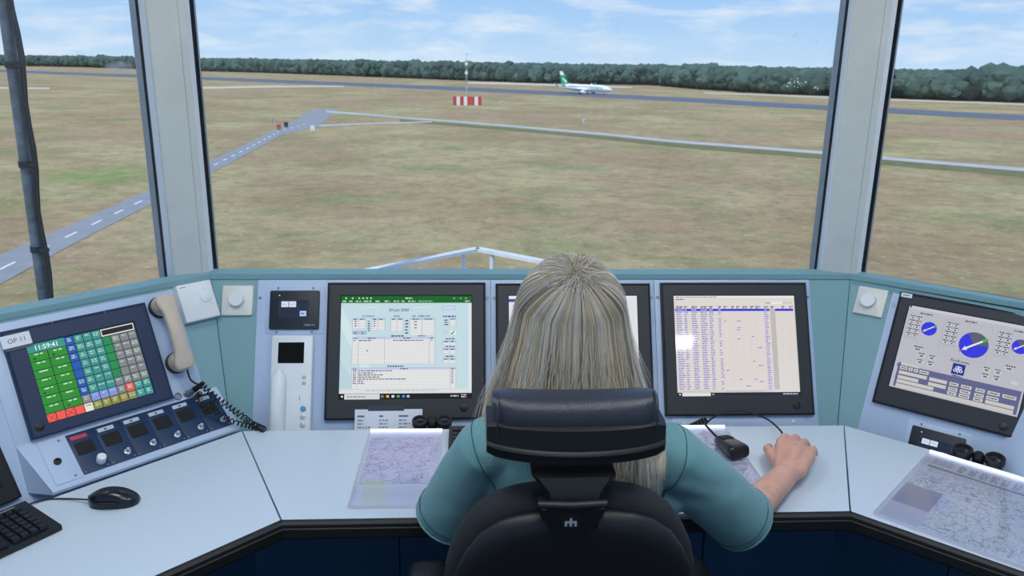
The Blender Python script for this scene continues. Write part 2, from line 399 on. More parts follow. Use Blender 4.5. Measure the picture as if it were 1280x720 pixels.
pf = [(880, 116), (1030, 121.5), (1280, 130.5), (1450, 137)]; ea, eb = pair(pf, [.7, .9, 1.0, 1.1]); strip('sand_strip', ea, eb, .03, M['sand'], 'thin pale strip at the foot of the dark forest', 'strip')
# dashes, one part each
dm = None
cxy = [((a[0]+b[0])/2, (a[1]+b[1])/2) for a, b in zip(up_, dn_)]
P = [gnd(*p) for p in cxy[0:8]]
acc = 0.0
for i in range(1, 7):
    a, b = P[i], P[i+1]; seg = (b-a).length; d = (b-a).normalized(); s = -acc
    while s < seg:
        if s >= 0:
            if dm is None:
                dm = MB().box(0, -.14, 0, 2.6, .14, .03).mesh('road_dash'); dm.materials.append(M['marking'])
            o = D.objects.new('road_dash', dm); COL.objects.link(o); o.parent = road
            o.matrix_world = Matrix.Translation(a+d*s+V((0, 0, .035))) @ Matrix.Rotation(math.atan2(d.y, d.x), 4, 'Z')
        s += 6.4
    acc = seg-(s-6.4)
    acc = -(s-seg)

# ---- trees
def leaf_mat(name, c, var):
    m = mat(name, c, .9, spec=.1, var=var, scale=.35, bump=0); t = m.node_tree
    oi = t.nodes.new('ShaderNodeObjectInfo'); h = t.nodes.new('ShaderNodeHueSaturation')
    r = t.nodes.new('ShaderNodeMapRange'); r.inputs[3].default_value = .72; r.inputs[4].default_value = 1.3
    t.links.new(oi.outputs['Random'], r.inputs[0]); b = t.nodes['Principled BSDF']; src = b.inputs['Base Color'].links[0].from_socket
    t.links.new(src, h.inputs['Color']); t.links.new(r.outputs[0], h.inputs['Value']); t.links.new(h.outputs[0], b.inputs['Base Color']); return m
M['leaf'] = leaf_mat('tree_foliage', rgb(80, 102, 92), .45)  # bluish distance haze is tinted into the foliage colour
def crown(seed, sub=2, n=15):
    rnd = random.Random(seed); bm = bmesh.new()
    for k in range(n):
        a = rnd.uniform(0, 2*pi); q = rnd.uniform(.1, .55) if k else 0
        z = rnd.uniform(.32, .78) if k else .58; s = rnd.uniform(.13, .24) if k else .36
        mt = Matrix.Translation((cos(a)*q*.62, sin(a)*q*.62, z)) @ Matrix.Diagonal((s, s, s*.85, 1))
        r = bmesh.ops.create_icosphere(bm, subdivisions=sub, radius=1, matrix=mt)
        for v in r['verts']:
            p = v.co*9+V((seed*3.1, k, 0)); d = noise.noise(p)*.07+noise.noise(p*2.7)*.05
            v.co += (v.co-V((0, 0, z))).normalized()*d
    me = D.meshes.new('crown'); bm.to_mesh(me); bm.free(); return me
crowns = [crown(i+1) for i in range(6)]
for c_ in crowns:
    c_.materials.append(M['leaf'])
trunk = MB().tube([(0, 0, -.02), (.01, 0, .2), (0, .01, .55)], [.03, .022, .012], 6).mesh('trunk'); trunk.materials.append(M['trunk'])
base_l = [(-150, 77), (0, 82), (100, 84), (165, 86), (250, 89), (330, 91), (450, 95.5), (540, 99), (640, 103), (700, 105), (820, 106.5), (880, 112), (960, 117), (1110, 123), (1280, 128.5), (1480, 136)]
tops_l = [(-150, 67), (0, 68), (110, 68), (165, 69), (250, 72), (310, 74), (400, 74), (540, 75), (640, 76), (760, 79), (845, 80), (862, 76), (885, 77), (930, 81), (960, 82), (1030, 80), (1110, 86), (1150, 85), (1180, 84), (1200, 86), (1235, 80), (1280, 78), (1480, 76)]
def interp(l, x):
    for (a, b), (c, d) in zip(l, l[1:]):
        if a <= x <= c: return b+(d-b)*(x-a)/(c-a)
    return l[-1][1]
rt = random.Random(3)
pts = [(x, interp(base_l, x)) for x in range(-120, 1460, 4)]
gp = [gnd(*p) for p in pts]
def horizon_y(x): return 360-((_f.z+_R.z*(x-640)/F_PX)/-_U.z)*-F_PX if False else 360+F_PX*(_f.z+_R.z*(x-640)/F_PX)/_U.z
def height_at(x, pos):
    d = ray(x, min(interp(tops_l, x), horizon_y(x)-1.6)); k = sqrt(pos.x**2+pos.y**2)/sqrt(d.x**2+d.y**2); return CAM.z+d.z*k-GZ
acc = 0; ntree = 0
tree_labels = [(-200, 130, 'at the forest edge behind the antenna pole and tyre smoke'), (130, 262, 'at the forest edge behind the pillar beside the road'), (262, 430, 'at the forest edge beyond the road end'), (430, 560, 'at the forest edge between road end and mast'), (560, 612, 'at the forest edge behind the lattice mast'),
    (612, 690, 'at the forest edge between mast and aircraft tail'), (690, 770, 'at the forest edge behind the passenger jet'), (770, 860, 'at the forest edge beside the low hut'), (860, 1020, 'at the near forest edge between hut and right window pillar'), (1020, 1115, 'at the near forest edge behind the right window pillar'), (1115, 2000, 'at the near forest edge beyond the right-hand window')]
spots = []
for i in range(len(gp)-1):
    a, b = gp[i], gp[i+1]; seg = (b-a).length; s = acc
    while s < seg:
        spots.append((pts[i][0]+4*s/seg, a.lerp(b, s/seg))); s += rt.uniform(3.8, 6.6)
    acc = s-seg
keep = len(spots)
spots = spots if keep <= 290 else [spots[int(k*keep/290)] for k in range(290)]
for x, p in spots:
    hf_ = rt.uniform(.78, 1.08); h = max(8, height_at(x, p))*hf_*1.1
    lab = [l for l in tree_labels if l[0] <= x < l[1]][0]; lab = (0, 0, ('tall full-crowned' if hf_ > 1 else 'medium-high green' if hf_ > .88 else 'low bushy')+' broadleaf tree '+lab[2])
    t_ = empty('forest_tree', Matrix.Translation(p+V((rt.uniform(-2, 2), rt.uniform(-1, 5), 0))) @ Matrix.Rotation(rt.uniform(0, 6.28), 4, 'Z'), lab[2], 'tree', 'trees of the forest edge: '+lab[2])
    k = rt.randrange(6); w = h*rt.uniform(.85, 1.15)
    c_ = D.objects.new('crown', crowns[k]); COL.objects.link(c_); c_.parent = t_; c_.scale = (w, w, h); c_.location.z = -.12*h
    q = D.objects.new('trunk', trunk); COL.objects.link(q); q.parent = t_; q.scale = (h, h, h)
# deeper forest: beyond counting
mbf = MB(); low = crown(11, 1, 6)
lv = [v.co.copy() for v in low.vertices]; lf = [tuple(p.vertices) for p in low.polygons]
for i in range(0, len(gp)-1):
    for row in (0, 1, 2, 4, 7, 12, 20, 32):
        if rt.random() < (.12 if row < 7 else .3): continue
        p = gp[i].lerp(gp[i+1], rt.random()); d = V((p.x, p.y, 0)).normalized()
        q = p+d*(9+row*14+rt.uniform(-5, 5)); h = max(8, height_at(pts[i][0], q))*rt.uniform(1.02, 1.16); w = h*rt.uniform(.9, 1.3); a = rt.uniform(0, 6.28)
        mbf.add([(q.x+(v.x*cos(a)-v.y*sin(a))*w, q.y+(v.x*sin(a)+v.y*cos(a))*w, GZ+v.z*h-.1*h) for v in lv], lf)
tag(mbf.build('forest_canopy', M['leaf'], None, 60), 'dense green forest canopy behind the front row of trees', 'forest', kind='stuff')

# ---- aircraft
d_ = (gnd(860, 125)-gnd(700, 117)); ang = math.atan2(d_.y, d_.x)
pos = gnd(731, 117.6)
AC = empty('passenger_jet', Matrix.Translation(pos) @ Matrix.Rotation(ang, 4, 'Z'), 'white twin-engine passenger jet with green and white tail rolling on the runway', 'aircraft')
fus = [(-18.5, 4.6, .25, .3), (-16, 4.3, .75, .9), (-12.5, 3.9, 1.35, 1.55), (-8, 3.55, 1.85, 1.95), (-3, 3.45, 1.9, 2.0), (8, 3.45, 1.9, 2.0), (13, 3.42, 1.88, 1.95), (16, 3.3, 1.65, 1.65), (18, 3.1, 1.2, 1.15), (19.2, 2.95, .7, .65), (19.8, 2.85, .2, .2)]
def ering(x, z, ry, rz, n=20): return [(x, ry*cos(2*pi*k/n), z+rz*sin(2*pi*k/n)) for k in range(n)]
MB().loft([ering(*q) for q in fus]).build('fuselage', M['ac_white'], AC, 60)
def slab(a, b, th):      # a: root (le,te) b: tip, airfoil-like slab
    mb = MB(); r = []
    for (le, te, t_) in ((a[0], a[1], th), (b[0], b[1], th*.45)):
        le, te = V(le), V(te); m_ = le.lerp(te, .35); up = V((0, 0, t_)) if abs(le.z-te.z) < 2 and a[2] == 'w' else V((0, t_, 0))
        r.append([le, m_-up*.5, te, m_+up*.5])
    return mb.loft(r)
for s in (1, -1):
    w = slab(((3.5, s*1.6, 2.5), (-4.5, s*1.6, 2.4), 'w'), ((-4.6, s*17.0, 3.9), (-6.4, s*17.0, 3.9), 'w'), .9).build('wing', M['ac_white'], AC, 30)
    slab(((-5.0, s*17, 3.9), (-6.5, s*17, 3.9), 'f'), ((-6.9, s*17.4, 6.2), (-7.6, s*17.4, 6.2), 'f'), .2).build('winglet', M['ac_green'], w, 30)
    MB().lathe([(.35, -2.2), (.8, -1.3), (1.08, .3), (1.1, 1.4), (.95, 1.9), (.75, 1.85), (.1, 1.2)], 20).xf(Matrix.Translation((2.6, s*4.9, 1.45)) @ Matrix.Rotation(pi/2, 4, 'Y')).build('engine', M['ac_white'], AC, 50)
    slab(((-14.2, s*.7, 4.9), (-17.8, s*.7, 4.9), 'w'), ((-17.2, s*7.1, 5.5), (-18.7, s*7.1, 5.5), 'w'), .4).build('tailplane', M['ac_white'], AC, 30)
    g = MB(); g.cyl((-1.2, s*2.86, .55), (-1.2, s*2.86, 2.4), .16, seg=8)
    for k in (-.42, .42): g.cyl((-1.2, s*2.86+k-.18, .55), (-1.2, s*2.86+k+.18, .55), .55, seg=14)
    g.build('main_gear', M['ac_dark'], AC)
g = MB(); g.cyl((14.2, 0, .35), (14.2, 0, 2.2), .1, seg=8); g.cyl((14.2, -.32, .36), (14.2, .32, .36), .36, seg=14); g.build('nose_gear', M['ac_dark'], AC)
fin = MB(); fin.loft([[(-9.2, y, 5.2), (-12.5, y, 5.6), (-18.0, y, 12.4), (-20.0, y, 12.4), (-18.3, y, 5.0)] for y in (.16, -.16)]); fn = fin.build('tail_fin', M['ac_green'], AC, 20)
st = MB(); st.loft([[(-16.2, y, 10.2), (-18.0, y, 12.42), (-20.02, y, 12.42), (-19.4, y, 10.2)] for y in (.2, -.2)]); st.build('white_fin_tip', M['ac_white'], fn, 20)
st = MB(); st.loft([[(-13.9, y, 6.2), (-14.9, y, 7.5), (-17.6, y, 8.8), (-17.4, y, 7.8), (-16.0, y, 7.2), (-15.6, y, 6.2)] for y in (.2, -.2)]); st.build('white_fin_stroke', M['ac_white'], fn, 20)
cw = MB(); cw.loft([ering(18.35, 3.75, .95, .28, 12), ering(18.75, 3.6, .72, .2, 12)]); cw.build('cockpit_window', M['ac_dark'], AC)
an = MB(); an.loft([[(5.6, y, 5.3), (5.0, y, 6.1), (4.4, y, 6.1), (4.2, y, 5.3)] for y in (.08, -.08)]); an.build('antenna_blade', M['ac_white'], AC)
tx = MB(); add_text(tx, 'transavia', 0, 0, 1.7, 0, .5)
tx.v = [(10+x*.95, -sqrt(max(1.9**2*(1-(y/2.0)**2), 0))-.05, 3.05+y) for x, y, z in tx.v]
tx.build('airline_lettering', M['ac_green'], AC, 0)
wn = MB()
for k in range(44): wn.box(-11+k*.55, -1.98, 4.0, -10.78+k*.55, -1.78, 4.33)
wn.build('window_row', M['ac_dark'], AC, 0)

# ---- mast with its marker boards
mp_ = gnd(583, 131)
MA = empty('radio_mast', mp_, 'thin lattice radio mast standing behind red and white boards', 'mast')
mh = 20.5
lg = MB()
for k in range(3):
    a = 2*pi*k/3; lg.cyl((.5*cos(a), .5*sin(a), 0), (.34*cos(a), .34*sin(a), mh-2.2), .09, seg=6)
lg.build('mast_leg_frame', M['mast_grey'], MA)
for k in range(15):
    z = .6+k*1.15; r = .5-.16*z/mh; b = MB()
    for j in range(3):
        a, c = 2*pi*j/3, 2*pi*(j+1)/3; b.cyl((r*cos(a), r*sin(a), z), (r*cos(c), r*sin(c), z+1.1), .05, seg=5)
    b.build('cross_brace', M['mast_white'] if (k//3) % 2 else M['mast_grey'], MA)
b = MB(); b.cyl((0, 0, mh-2.3), (0, 0, mh), .12, seg=8); b.ball((0, 0, mh), .45, .45, .4); b.build('mast_head', M['mast_white'], MA)
for k in range(2):
    b = MB(); b.box(-.55, -.75, 0, .55, -.55, 1.2); b.xf(Matrix.Translation((0, 0, 12.2+k*3.6))); b.build('antenna_panel', M['mast_white'], MA)
BD = empty('marker_board_row', mp_+V((0, -3.5, 0)), 'row of upright red and white marker boards around the mast foot', 'barrier')
brd = MB().box(0, -.08, 0, 1.42, .08, 3.5).mesh('marker_board')
x0 = gnd(566.5, 131).x-mp_.x; x1 = gnd(602, 131).x-mp_.x; nb = 8; wd = (x1-x0)/nb
seq = 'RWRWRRWR'
for k, c_ in enumerate(seq):
    me = brd.copy(); me.materials.append(M['mast_red' if c_ == 'R' else 'mast_white'])
    o = D.objects.new('marker_board', me); COL.objects.link(o); o.parent = BD; o.location = (x0+k*wd, 0, 0); o.scale.x = wd*.93/1.42
for k, (x, y, w, h, lab) in enumerate(((628, 131, 1.3, 1.5, 'small white equipment cabinet right of the mast'), (730, 153.5, .8, 1.0, 'tiny white cabinet in the grass below the aircraft'))):
    p = gnd(x, y); c_ = empty('equipment_cabinet', p, lab, 'cabinet'); MB().rrect(-w/2, -.4, w/2, .4, .05, 0, h, .04, 2).build('cabinet_body', M['mast_white'], c_)
    MB().box(-w*.42, -.43, .12, w*.42, -.39, h*.92).build('cabinet_door', M['mast_grey'], c_)
p = gnd(838, 106.5)
SH = empty('field_hut', Matrix.Translation(p) @ Matrix.Rotation(-.3, 4, 'Z'), 'low grey hut with a flat roof in front of the trees', 'hut')
MB().box(-7, -3, 0, 7, 3, 3.6).build('hut_wall', mat('hut_wall', rgb(150, 142, 132), .85, var=.1, scale=.4), SH)
MB().box(-7.6, -3.6, 3.6, 7.6, 3.6, 4.3).build('hut_roof', mat('hut_roof', rgb(178, 168, 140), .85, var=.1, scale=.4), SH)
MB().box(-1.4, -3.1, 0, 1.4, -2.98, 2.8).build('hut_door', M['ac_dark'], SH)
for k, (x, y, m_, lab) in enumerate(((349, 164.5, 'mast_red', 'small red marker board beside the road end'), (358, 161.5, 'ac_dark', 'small dark marker board on the road end'), (341, 155.5, 'ac_grey', 'thin grey marker post left of the road end'), (391, 166, 'mast_white', 'small white marker board right of the road end'))):
    p = gnd(x, y); c_ = empty('marker_sign', p, lab, 'marker'); MB().cyl((0, 0, 0), (0, 0, 1.0), .08, seg=8).build('post', M['ac_grey'], c_)
    MB().box(-.5 if k != 2 else -.15, -.06, .5, .5 if k != 2 else .15, .06, 1.8).build('sign_board', M[m_], c_)
# tyre smoke drifting off the runway
sm = D.materials.new('thin_smoke'); sm.use_nodes = True; t = sm.node_tree; t.nodes.clear()
o_ = t.nodes.new('ShaderNodeOutputMaterial'); vp = t.nodes.new('ShaderNodeVolumeScatter'); vp.inputs['Color'].default_value = (.94, .97, 1, 1)
c = t.nodes.new('ShaderNodeTexCoord'); n = t.nodes.new('ShaderNodeTexNoise'); n.inputs['Scale'].default_value = .09; n.inputs['Detail'].default_value = 3
t.links.new(c.outputs['Object'], n.inputs['Vector']); q = t.nodes.new('ShaderNodeMapRange'); q.inputs[1].default_value = .38; q.inputs[2].default_value = .75; q.inputs[4].default_value = .09
t.links.new(n.outputs['Fac'], q.inputs[0]); t.links.new(q.outputs[0], vp.inputs['Density']); t.links.new(vp.outputs[0], o_.inputs['Volume'])
p = gnd(150, 93)
s_ = MB().ball((0, 0, 0), 15, 9, 6.5, 18, 12).build('smoke_puff', sm, None, 180); s_.location = p+V((0, 0, 6.6)); tag(s_, 'thin bluish tyre smoke drifting above the runway', 'smoke', kind='stuff')

# ================================================================== THE TOWER CAB
OC = V((.2, 0, 0)); AP = 2.362
ocw = [V((OC.x+AP/cos(pi/8)*cos(radians(22.5+45*k)), AP/cos(pi/8)*sin(radians(22.5+45*k)), 0)) for k in range(8)]   # counter-clockwise
def ocp(ap): return [(OC.x+ap/cos(pi/8)*cos(radians(22.5+45*k)), ap/cos(pi/8)*sin(radians(22.5+45*k))) for k in range(8)]
tag(MB().prism(ocp(AP+.12), -.12, 0).build('floor', M['carpet'], None, 0), 'grey carpeted floor of the tower cab', 'floor', kind='structure')
tag(MB().prism(ocp(AP+.35), 2.85, 3.1).build('ceiling', M['ceil'], None, 0), 'white ceiling of the tower cab', 'ceiling', kind='structure')
tag(MB().prism(ocp(5.0), -.95, -.8).build('gallery_deck', M['concrete'], None, 0), 'concrete gallery deck around the tower cab', 'deck', kind='structure')
tag(MB().prism(ocp(2.3), GZ, -.95).build('tower_shaft', M['concrete'], None, 0), 'concrete shaft below the tower cab', 'tower', kind='structure')
tag(MB().prism(ocp(2.62), -.8, -.12).build('cab_base', M['concrete'], None, 0), 'concrete base of the tower cab', 'base', kind='structure')
side_names = ['right_front', 'front', 'left_front', 'left', 'left_back', 'back', 'right_back', 'right']
SILL = 1.128
for k in range(8):
    a, b = ocw[k], ocw[(k+1) % 8]; d = (b-a).normalized(); nrm = V((d.y, -d.x, 0))    # outward
    def quad(mb, off0, off1, z0, z1, tr=0):
        q = [a+d*tr+nrm*off0, b-d*tr+nrm*off0, b-d*tr+nrm*off1, a+d*tr+nrm*off1]
        if (q[1]-q[0]).cross(q[3]-q[0]).z < 0: q = q[::-1]
        mb.loft([[(p_.x, p_.y, z0) for p_ in q], [(p_.x, p_.y, z1) for p_ in q]]); return mb
    nm = side_names[k]
    tag(quad(MB(), -.01, .12, 0, SILL-.02).build('wall_'+nm, M['teal'], None, 0), 'low parapet wall below the %s window' % nm.replace('_', ' '), 'wall', kind='structure')
    w = tag(empty('window_%d' % (k+1), (a+b)/2+V((0, 0, SILL))), 'tall clear window pane on the %s side' % nm.replace('_', ' '), 'window', kind='structure')
    g = quad(MB(), .05, .062, SILL-.02, 2.8, -.03).build('glass_pane', M['glass'], None, 0); g.parent = w; g.matrix_parent_inverse = w.matrix_world.inverted()
    h = quad(MB(), .0, .12, 2.74, 2.86, .04).build('window_head', M['frame'], None, 0); h.parent = w; h.matrix_parent_inverse = w.matrix_world.inverted()
# insect / bird smudges on the front pane
w2 = D.objects['window_2']; M['smudge'] = mat('dried_smudge', rgb(214, 222, 232), .7)
rs = random.Random(4)
for px, py, n, sp, r in ((993, 103, 16, .018, .0024), (1021, 110, 4, .004, .0022), (990, 46, 7, .012, .0012), (1019, 52, 2, .003, .0014)):
    c_ = ony(px, py, AP+.049); b = MB()
    for k in range(n):
        x, z = c_.x+rs.gauss(0, sp), c_.z+rs.gauss(0, sp*.45); q = r*rs.uniform(.4, 1.3)
        b.prism([(x+q*cos(a)*rs.uniform(.6, 1.4)*1.5, z+q*sin(a)*rs.uniform(.6, 1.4)) for a in [2*pi*j/7 for j in range(7)]], 0, .0006)
    b.v = [(x, AP+.0495-z, y) for x, y, z in b.v]
    o = b.build('smudge', M['smudge'], None, 0); o.parent = w2; o.matrix_parent_inverse = w2.matrix_world.inverted()
# corner pillars; profile across the width in metres (towards +s), depth outward
for k in range(8):
    c_ = ocw[k]; out = (c_-OC).normalized(); sdir = V((-out.y, out.x, 0))       # sdir: counter-clockwise = towards the left seen from inside
    left = (k == 2); right = (k == 1)
    m_ = Matrix(((-sdir.x, out.x, 0, c_.x), (-sdir.y, out.y, 0, c_.y), (0, 0, 1, SILL-.02), (0, 0, 0, 1)))   # x = to the right seen from inside, y = outward, z up
    T = tag(empty('trim_%d' % (k+1), m_), 'pale grey window pillar with white beads and black gaskets', 'pillar', kind='structure')
    H_ = 2.86-SILL+.0
    hw = .050
    T.location += out*.032
    if left: T.location.x -= .050; T.location.y -= .02
    if right: T.location.x -= .030
    MB().box(-hw, -.02, 0, hw*.62, .05, H_).build('pillar_cover', M['cover'], T, 0)
    MB().box(hw*.635, -.019, 0, hw, .05, H_).build('pillar_cover_strip', M['cover'], T, 0)
    for s in (-1, 1):
        x = s*hw
        b = MB(); q = [(x, -.012), (x+s*.015, .012), (x+s*.015, .06), (x, .06)]
        b.prism(q if s > 0 else q[::-1], 0, H_).build('glazing_bead', M['bead'], T, 0)
        x += s*.0155
        b = MB(); gw = .007 if s < 0 else .012; q = [(x, .02), (x+s*gw, .05), (x+s*gw, .08), (x, .08)]
        b.prism(q if s > 0 else q[::-1], 0, H_).build('gasket', M['gasket'], T, 0)
        x += s*(gw+.0005); fw = .014 if s < 0 else .006
        b = MB(); q = [(x, .028), (x+s*fw, .05), (x+s*fw, .12), (x, .12)]
        b.prism(q if s > 0 else q[::-1], 0, H_).build('outer_frame', M['frame'], T, 0)
# ceiling lamps; the three square ones are unseen, added to brighten the interior
def lamp(x, y, lab, sx=.6, sy=.6, power=30):
    Lm = empty('ceiling_lamp', (x, y, 2.85), lab, 'lamp', 'ceiling lamps of the tower cab')
    f = MB().rrect(-sx/2-.03, -sy/2-.03, sx/2+.03, sy/2+.03, .02, -.04, 0, 0, 2).build('lamp_frame', M['white'], Lm)
    MB().rrect(-sx/2, -sy/2, sx/2, sy/2, .01, -.046, -.04, 0, 2).build('lamp_diffuser', M['white_lamp'], Lm)
    ld = D.lights.new('lamp_light', 'AREA'); ld.shape = 'RECTANGLE'; ld.size = sx; ld.size_y = sy; ld.energy = power; ld.color = (.80, .91, 1)
    lo = D.objects.new('lamp_light', ld); COL.objects.link(lo); lo.parent = Lm; lo.location = (0, 0, -.05)
LP = 8.5
lamp(-.75, 1.2, 'square white ceiling lamp added to brighten the left desk corner', power=LP)
lamp(1.05, 1.2, 'square white ceiling lamp added to brighten the right desk corner', power=LP)
lamp(.15, .35, 'square white ceiling lamp added to brighten the middle of the cab', power=LP)
lamp(1.62, -.94, 'small bright ceiling spot panel at the back of the cab', .17, .19, 2)

# ---- outside: guard rail and antenna pole
rc = onz(597, 309.5, .5); ra = onz(465, 335.5, .5); rb = onz(688, 327, .5)
GR = empty('guard_rail', (rc.x, rc.y, -.8), 'white galvanised guard rail meeting at a corner outside the front window', 'railing')
def sub_(p): return (p.x-rc.x, p.y-rc.y, p.z+.8)
for e_ in (ra, rb):
    d = (e_-rc).normalized(); far = rc+d*1.75; s = V((-d.y, d.x, 0))*.03
    for nm, zz, r in (('top_rail', 0, .03), ('mid_rail', -.55, .02)):
        b = MB(); q = [rc+s*(r/.03), rc-s*(r/.03), far-s*(r/.03), far+s*(r/.03)]
        if (q[1]-q[0]).cross(q[3]-q[0]).z < 0: q = q[::-1]
        b.loft([[sub_(p_+V((0, 0, zz-.022))) for p_ in q], [sub_(p_+V((0, 0, zz))) for p_ in q]]); b.build(nm, M['rail'], GR, 0)
    for t_ in (.13, .95, 1.65):
        p = rc+d*t_; MB().cyl(sub_(V((p.x, p.y, -.8))), sub_(V((p.x, p.y, .48))), .017, seg=10).build('post', M['rail'], GR)
yy = 3.25
pt, pb_ = ony(7, 20, yy), ony(53, 358, yy)
dd = (pt-pb_).normalized()
base = pb_+dd*((-.8-pb_.z)/dd.z)
PO = empty('antenna_pole', base, 'weathered grey antenna pole with a strapped black cable outside the window', 'pole')
top = pb_+dd*((4.2-pb_.z)/dd.z)
MB().cyl((0, 0, 0), top-base, .0225, .021, 18).build('pole_tube', M['pole'], PO)
MB().lathe([(.08, 0), (.08, .015), (.04, .02), (.036, .08)], 18).build('base_flange', M['pole'], PO)
cb = MB(); rr_ = random.Random(2); q = []
side = V((.026, -.010, 0))
for k in range(60):
    p = (top-base)*(k/59.); w = .006*sin(k*1.3)+.004*sin(k*.5)
    q.append(p+side+V((w+.004, 0, 0)))
cb.tube(q, .007, 8).build('strapped_cable', M['cable'], PO)
q = [p+V((.018, -.012, 0)) for p in q[:34]]
MB().tube(q, .006, 8).build('strapped_cable', M['cable'], PO)
for py in (81, 205, 311, -60):
    z = ony(30, py, yy).z; p = base+dd*((z-base.z)/dd.z)-base
    MB().cyl(p-dd*.012, p+dd*.012, .0262, seg=18).build('cable_strap', M['cable'], PO)
    MB().box(p.x+.018, p.y-.024, p.z-.008, p.x+.052, p.y-.008, p.z+.006).build('strap_end', M['cable'], PO)

# ================================================================== CONSOLE
TOPP = PC.pt(0, VT)
# --- window ledge (three pieces)
oo = ocp(AP+.05); fl = PL.pt(0, 0); fr = PR.pt(0, 0)
lfar = PL.pt(-1.85, 0); rfar = PR.pt(1.85, 0)
def plan(name, pts, z0, z1, m, parent=None):
    q = [V((p[0], p[1], 0)) for p in pts]
    area = sum(q[i].x*q[(i+1) % len(q)].y-q[(i+1) % len(q)].x*q[i].y for i in range(len(q)))
    if area < 0: q = q[::-1]
    return MB().prism([(p.x, p.y) for p in q], z0, z1).build(name, m, parent, 0)
LZ0, LZ1 = TOPP.z-.004, TOPP.z+.012
g_ = .0015
tag(plan('trim_9', [(fl.x+g_, fl.y-.006), (fr.x-g_, fr.y-.006), (oo[1][0]-g_, oo[1][1]), (oo[2][0]+g_, oo[2][1])], LZ0, LZ1, M['teal']), 'teal window ledge along the front window', 'ledge', kind='structure')
nl = PL.nh*.006; nr = PR.nh*.006
tag(plan('trim_10', [(fl.x+nl.x-g_, fl.y+nl.y), (lfar.x+nl.x, lfar.y+nl.y), (oo[3][0], oo[3][1]), (oo[2][0]-g_, oo[2][1])], LZ0, LZ1, M['teal']), 'teal window ledge along the left front window', 'ledge', kind='structure')
tag(plan('trim_11', [(fr.x+nr.x+g_, fr.y+nr.y), (rfar.x+nr.x, rfar.y+nr.y), (oo[0][0], oo[0][1]), (oo[1][0]+g_, oo[1][1])], LZ0, LZ1, M['teal']), 'teal window ledge along the right front window', 'ledge', kind='structure')

def uvprism(pl, poly, n0, n1, name, m, parent=None, smooth=0):
    area = sum(poly[i][0]*poly[(i+1) % len(poly)][1]-poly[(i+1) % len(poly)][0]*poly[i][1] for i in range(len(poly)))
    if area < 0: poly = poly[::-1]
    return MB().prism(poly, n0, n1).build(name, m, parent, smooth)
VB2 = VB-VT
CONC = empty('control_console', PC.m(), 'teal front console with three flush monitors below the middle window', 'console')
uvprism(PC, [(corner_u(PC, PL, VT)+.001, VT), (corner_u(PC, PR, VT)-.001, VT), (corner_u(PC, PR, VB)-.001, VB), (corner_u(PC, PL, VB)+.001, VB)], -.02, 0, 'fascia', M['teal'], CONC)
CONL = empty('control_console', PL.m(), 'teal side console carrying the colourful touch panel and beige handset', 'console')
uvprism(PL, [(corner_u(PL, PC, 0)-.001, 0), (L2U+.001, 0), (corner_u(PL, PL2, VB2)+.001, VB2), (corner_u(PL, PC, VB2)-.001, VB2)], -.02, 0, 'fascia', M['teal'], CONL)
CONR = empty('control_console', PR.m(), 'teal side console carrying the wind dial monitor', 'console')
uvprism(PR, [(corner_u(PR, PC, 0)+.001, 0), (R2U-.001, 0), (corner_u(PR, PR2, VB2)-.001, VB2), (corner_u(PR, PC, VB2)+.001, VB2)], -.02, 0, 'fascia', M['teal'], CONR)
CONL2 = empty('control_console', PL2.m(), 'grey console unit left of the touch panel console', 'console')
uvprism(PL2, [(corner_u(PL2, PL, 0)-.001, 0), (-.62, 0), (-.62, VB2), (corner_u(PL2, PL, VB2)-.001, VB2)], -.02, 0, 'fascia', M['plate'], CONL2)
CONR2 = empty('control_console', PR2.m(), 'grey console unit right of the wind dial console', 'console')
uvprism(PR2, [(corner_u(PR2, PR, 0)+.001, 0), (.62, 0), (.62, VB2), (corner_u(PR2, PR, VB2)+.001, VB2)], -.02, 0, 'fascia', M['plate'], CONR2)

scr_me = MB().lathe([(.0048, 0), (.0048, .0012), (.0035, .002)], 12).box(-.003, -.0005, .0019, .003, .0005, .0022).mesh('screw'); scr_me.materials.append(M['steel'])
def screw(parent, u, v, n=0., s=1.):
    o = D.objects.new('screw', scr_me); COL.objects.link(o); o.parent = parent; o.location = (u, v, n); o.scale = (s, s, s); o.rotation_euler.z = random.uniform(0, 3); return o
PT = .004
def plate(con, u0, u1, v0, v1, t=PT, m='plate', r=.002):
    return MB().rrect(u0, v0, u1, v1, r, .0, t, .0008, 2).build('mounting_plate', M[m], con)
ptop = .407
p_ = plate(CONC, -.637, .0590, VB+.002, ptop); screw(p_, -.629, .352, PT); screw(p_, .049, .352, PT); screw(p_, -.629, -.03, PT)
p_ = plate(CONC, .0605, .5605, VB+.002, ptop); screw(p_, .070, .352, PT); screw(p_, .551, .352, PT)
p_ = plate(CONC, .5620, 1.048, VB+.002, ptop); screw(p_, .571, .352, PT); screw(p_, 1.040, .352, PT)
# slot cover with catches under the right-hand centre monitor
s_ = MB().rrect(.60, -.05, 1.005, -.012, .004, PT, PT+.0015, .0006, 2).build('slot_cover', M['plate'], p_)
MB().rrect(.965, -.03, .975, -.02, .001, PT+.0015, PT+.004, .0006, 2).build('catch', M['white'], s_); MB().rrect(.632, -.034, .641, -.025, .001, PT+.0015, PT+.004, .0006, 2).build('catch', M['offwhite'], s_)
pl_ = plate(CONL, L2U+.004, -.122, VB2+.002, -.014); screw(pl_, -.60, -.03, PT)
pr_ = plate(CONR, .132, R2U-.003, VB2+.002, -.010); screw(pr_, .142, -.062, PT)

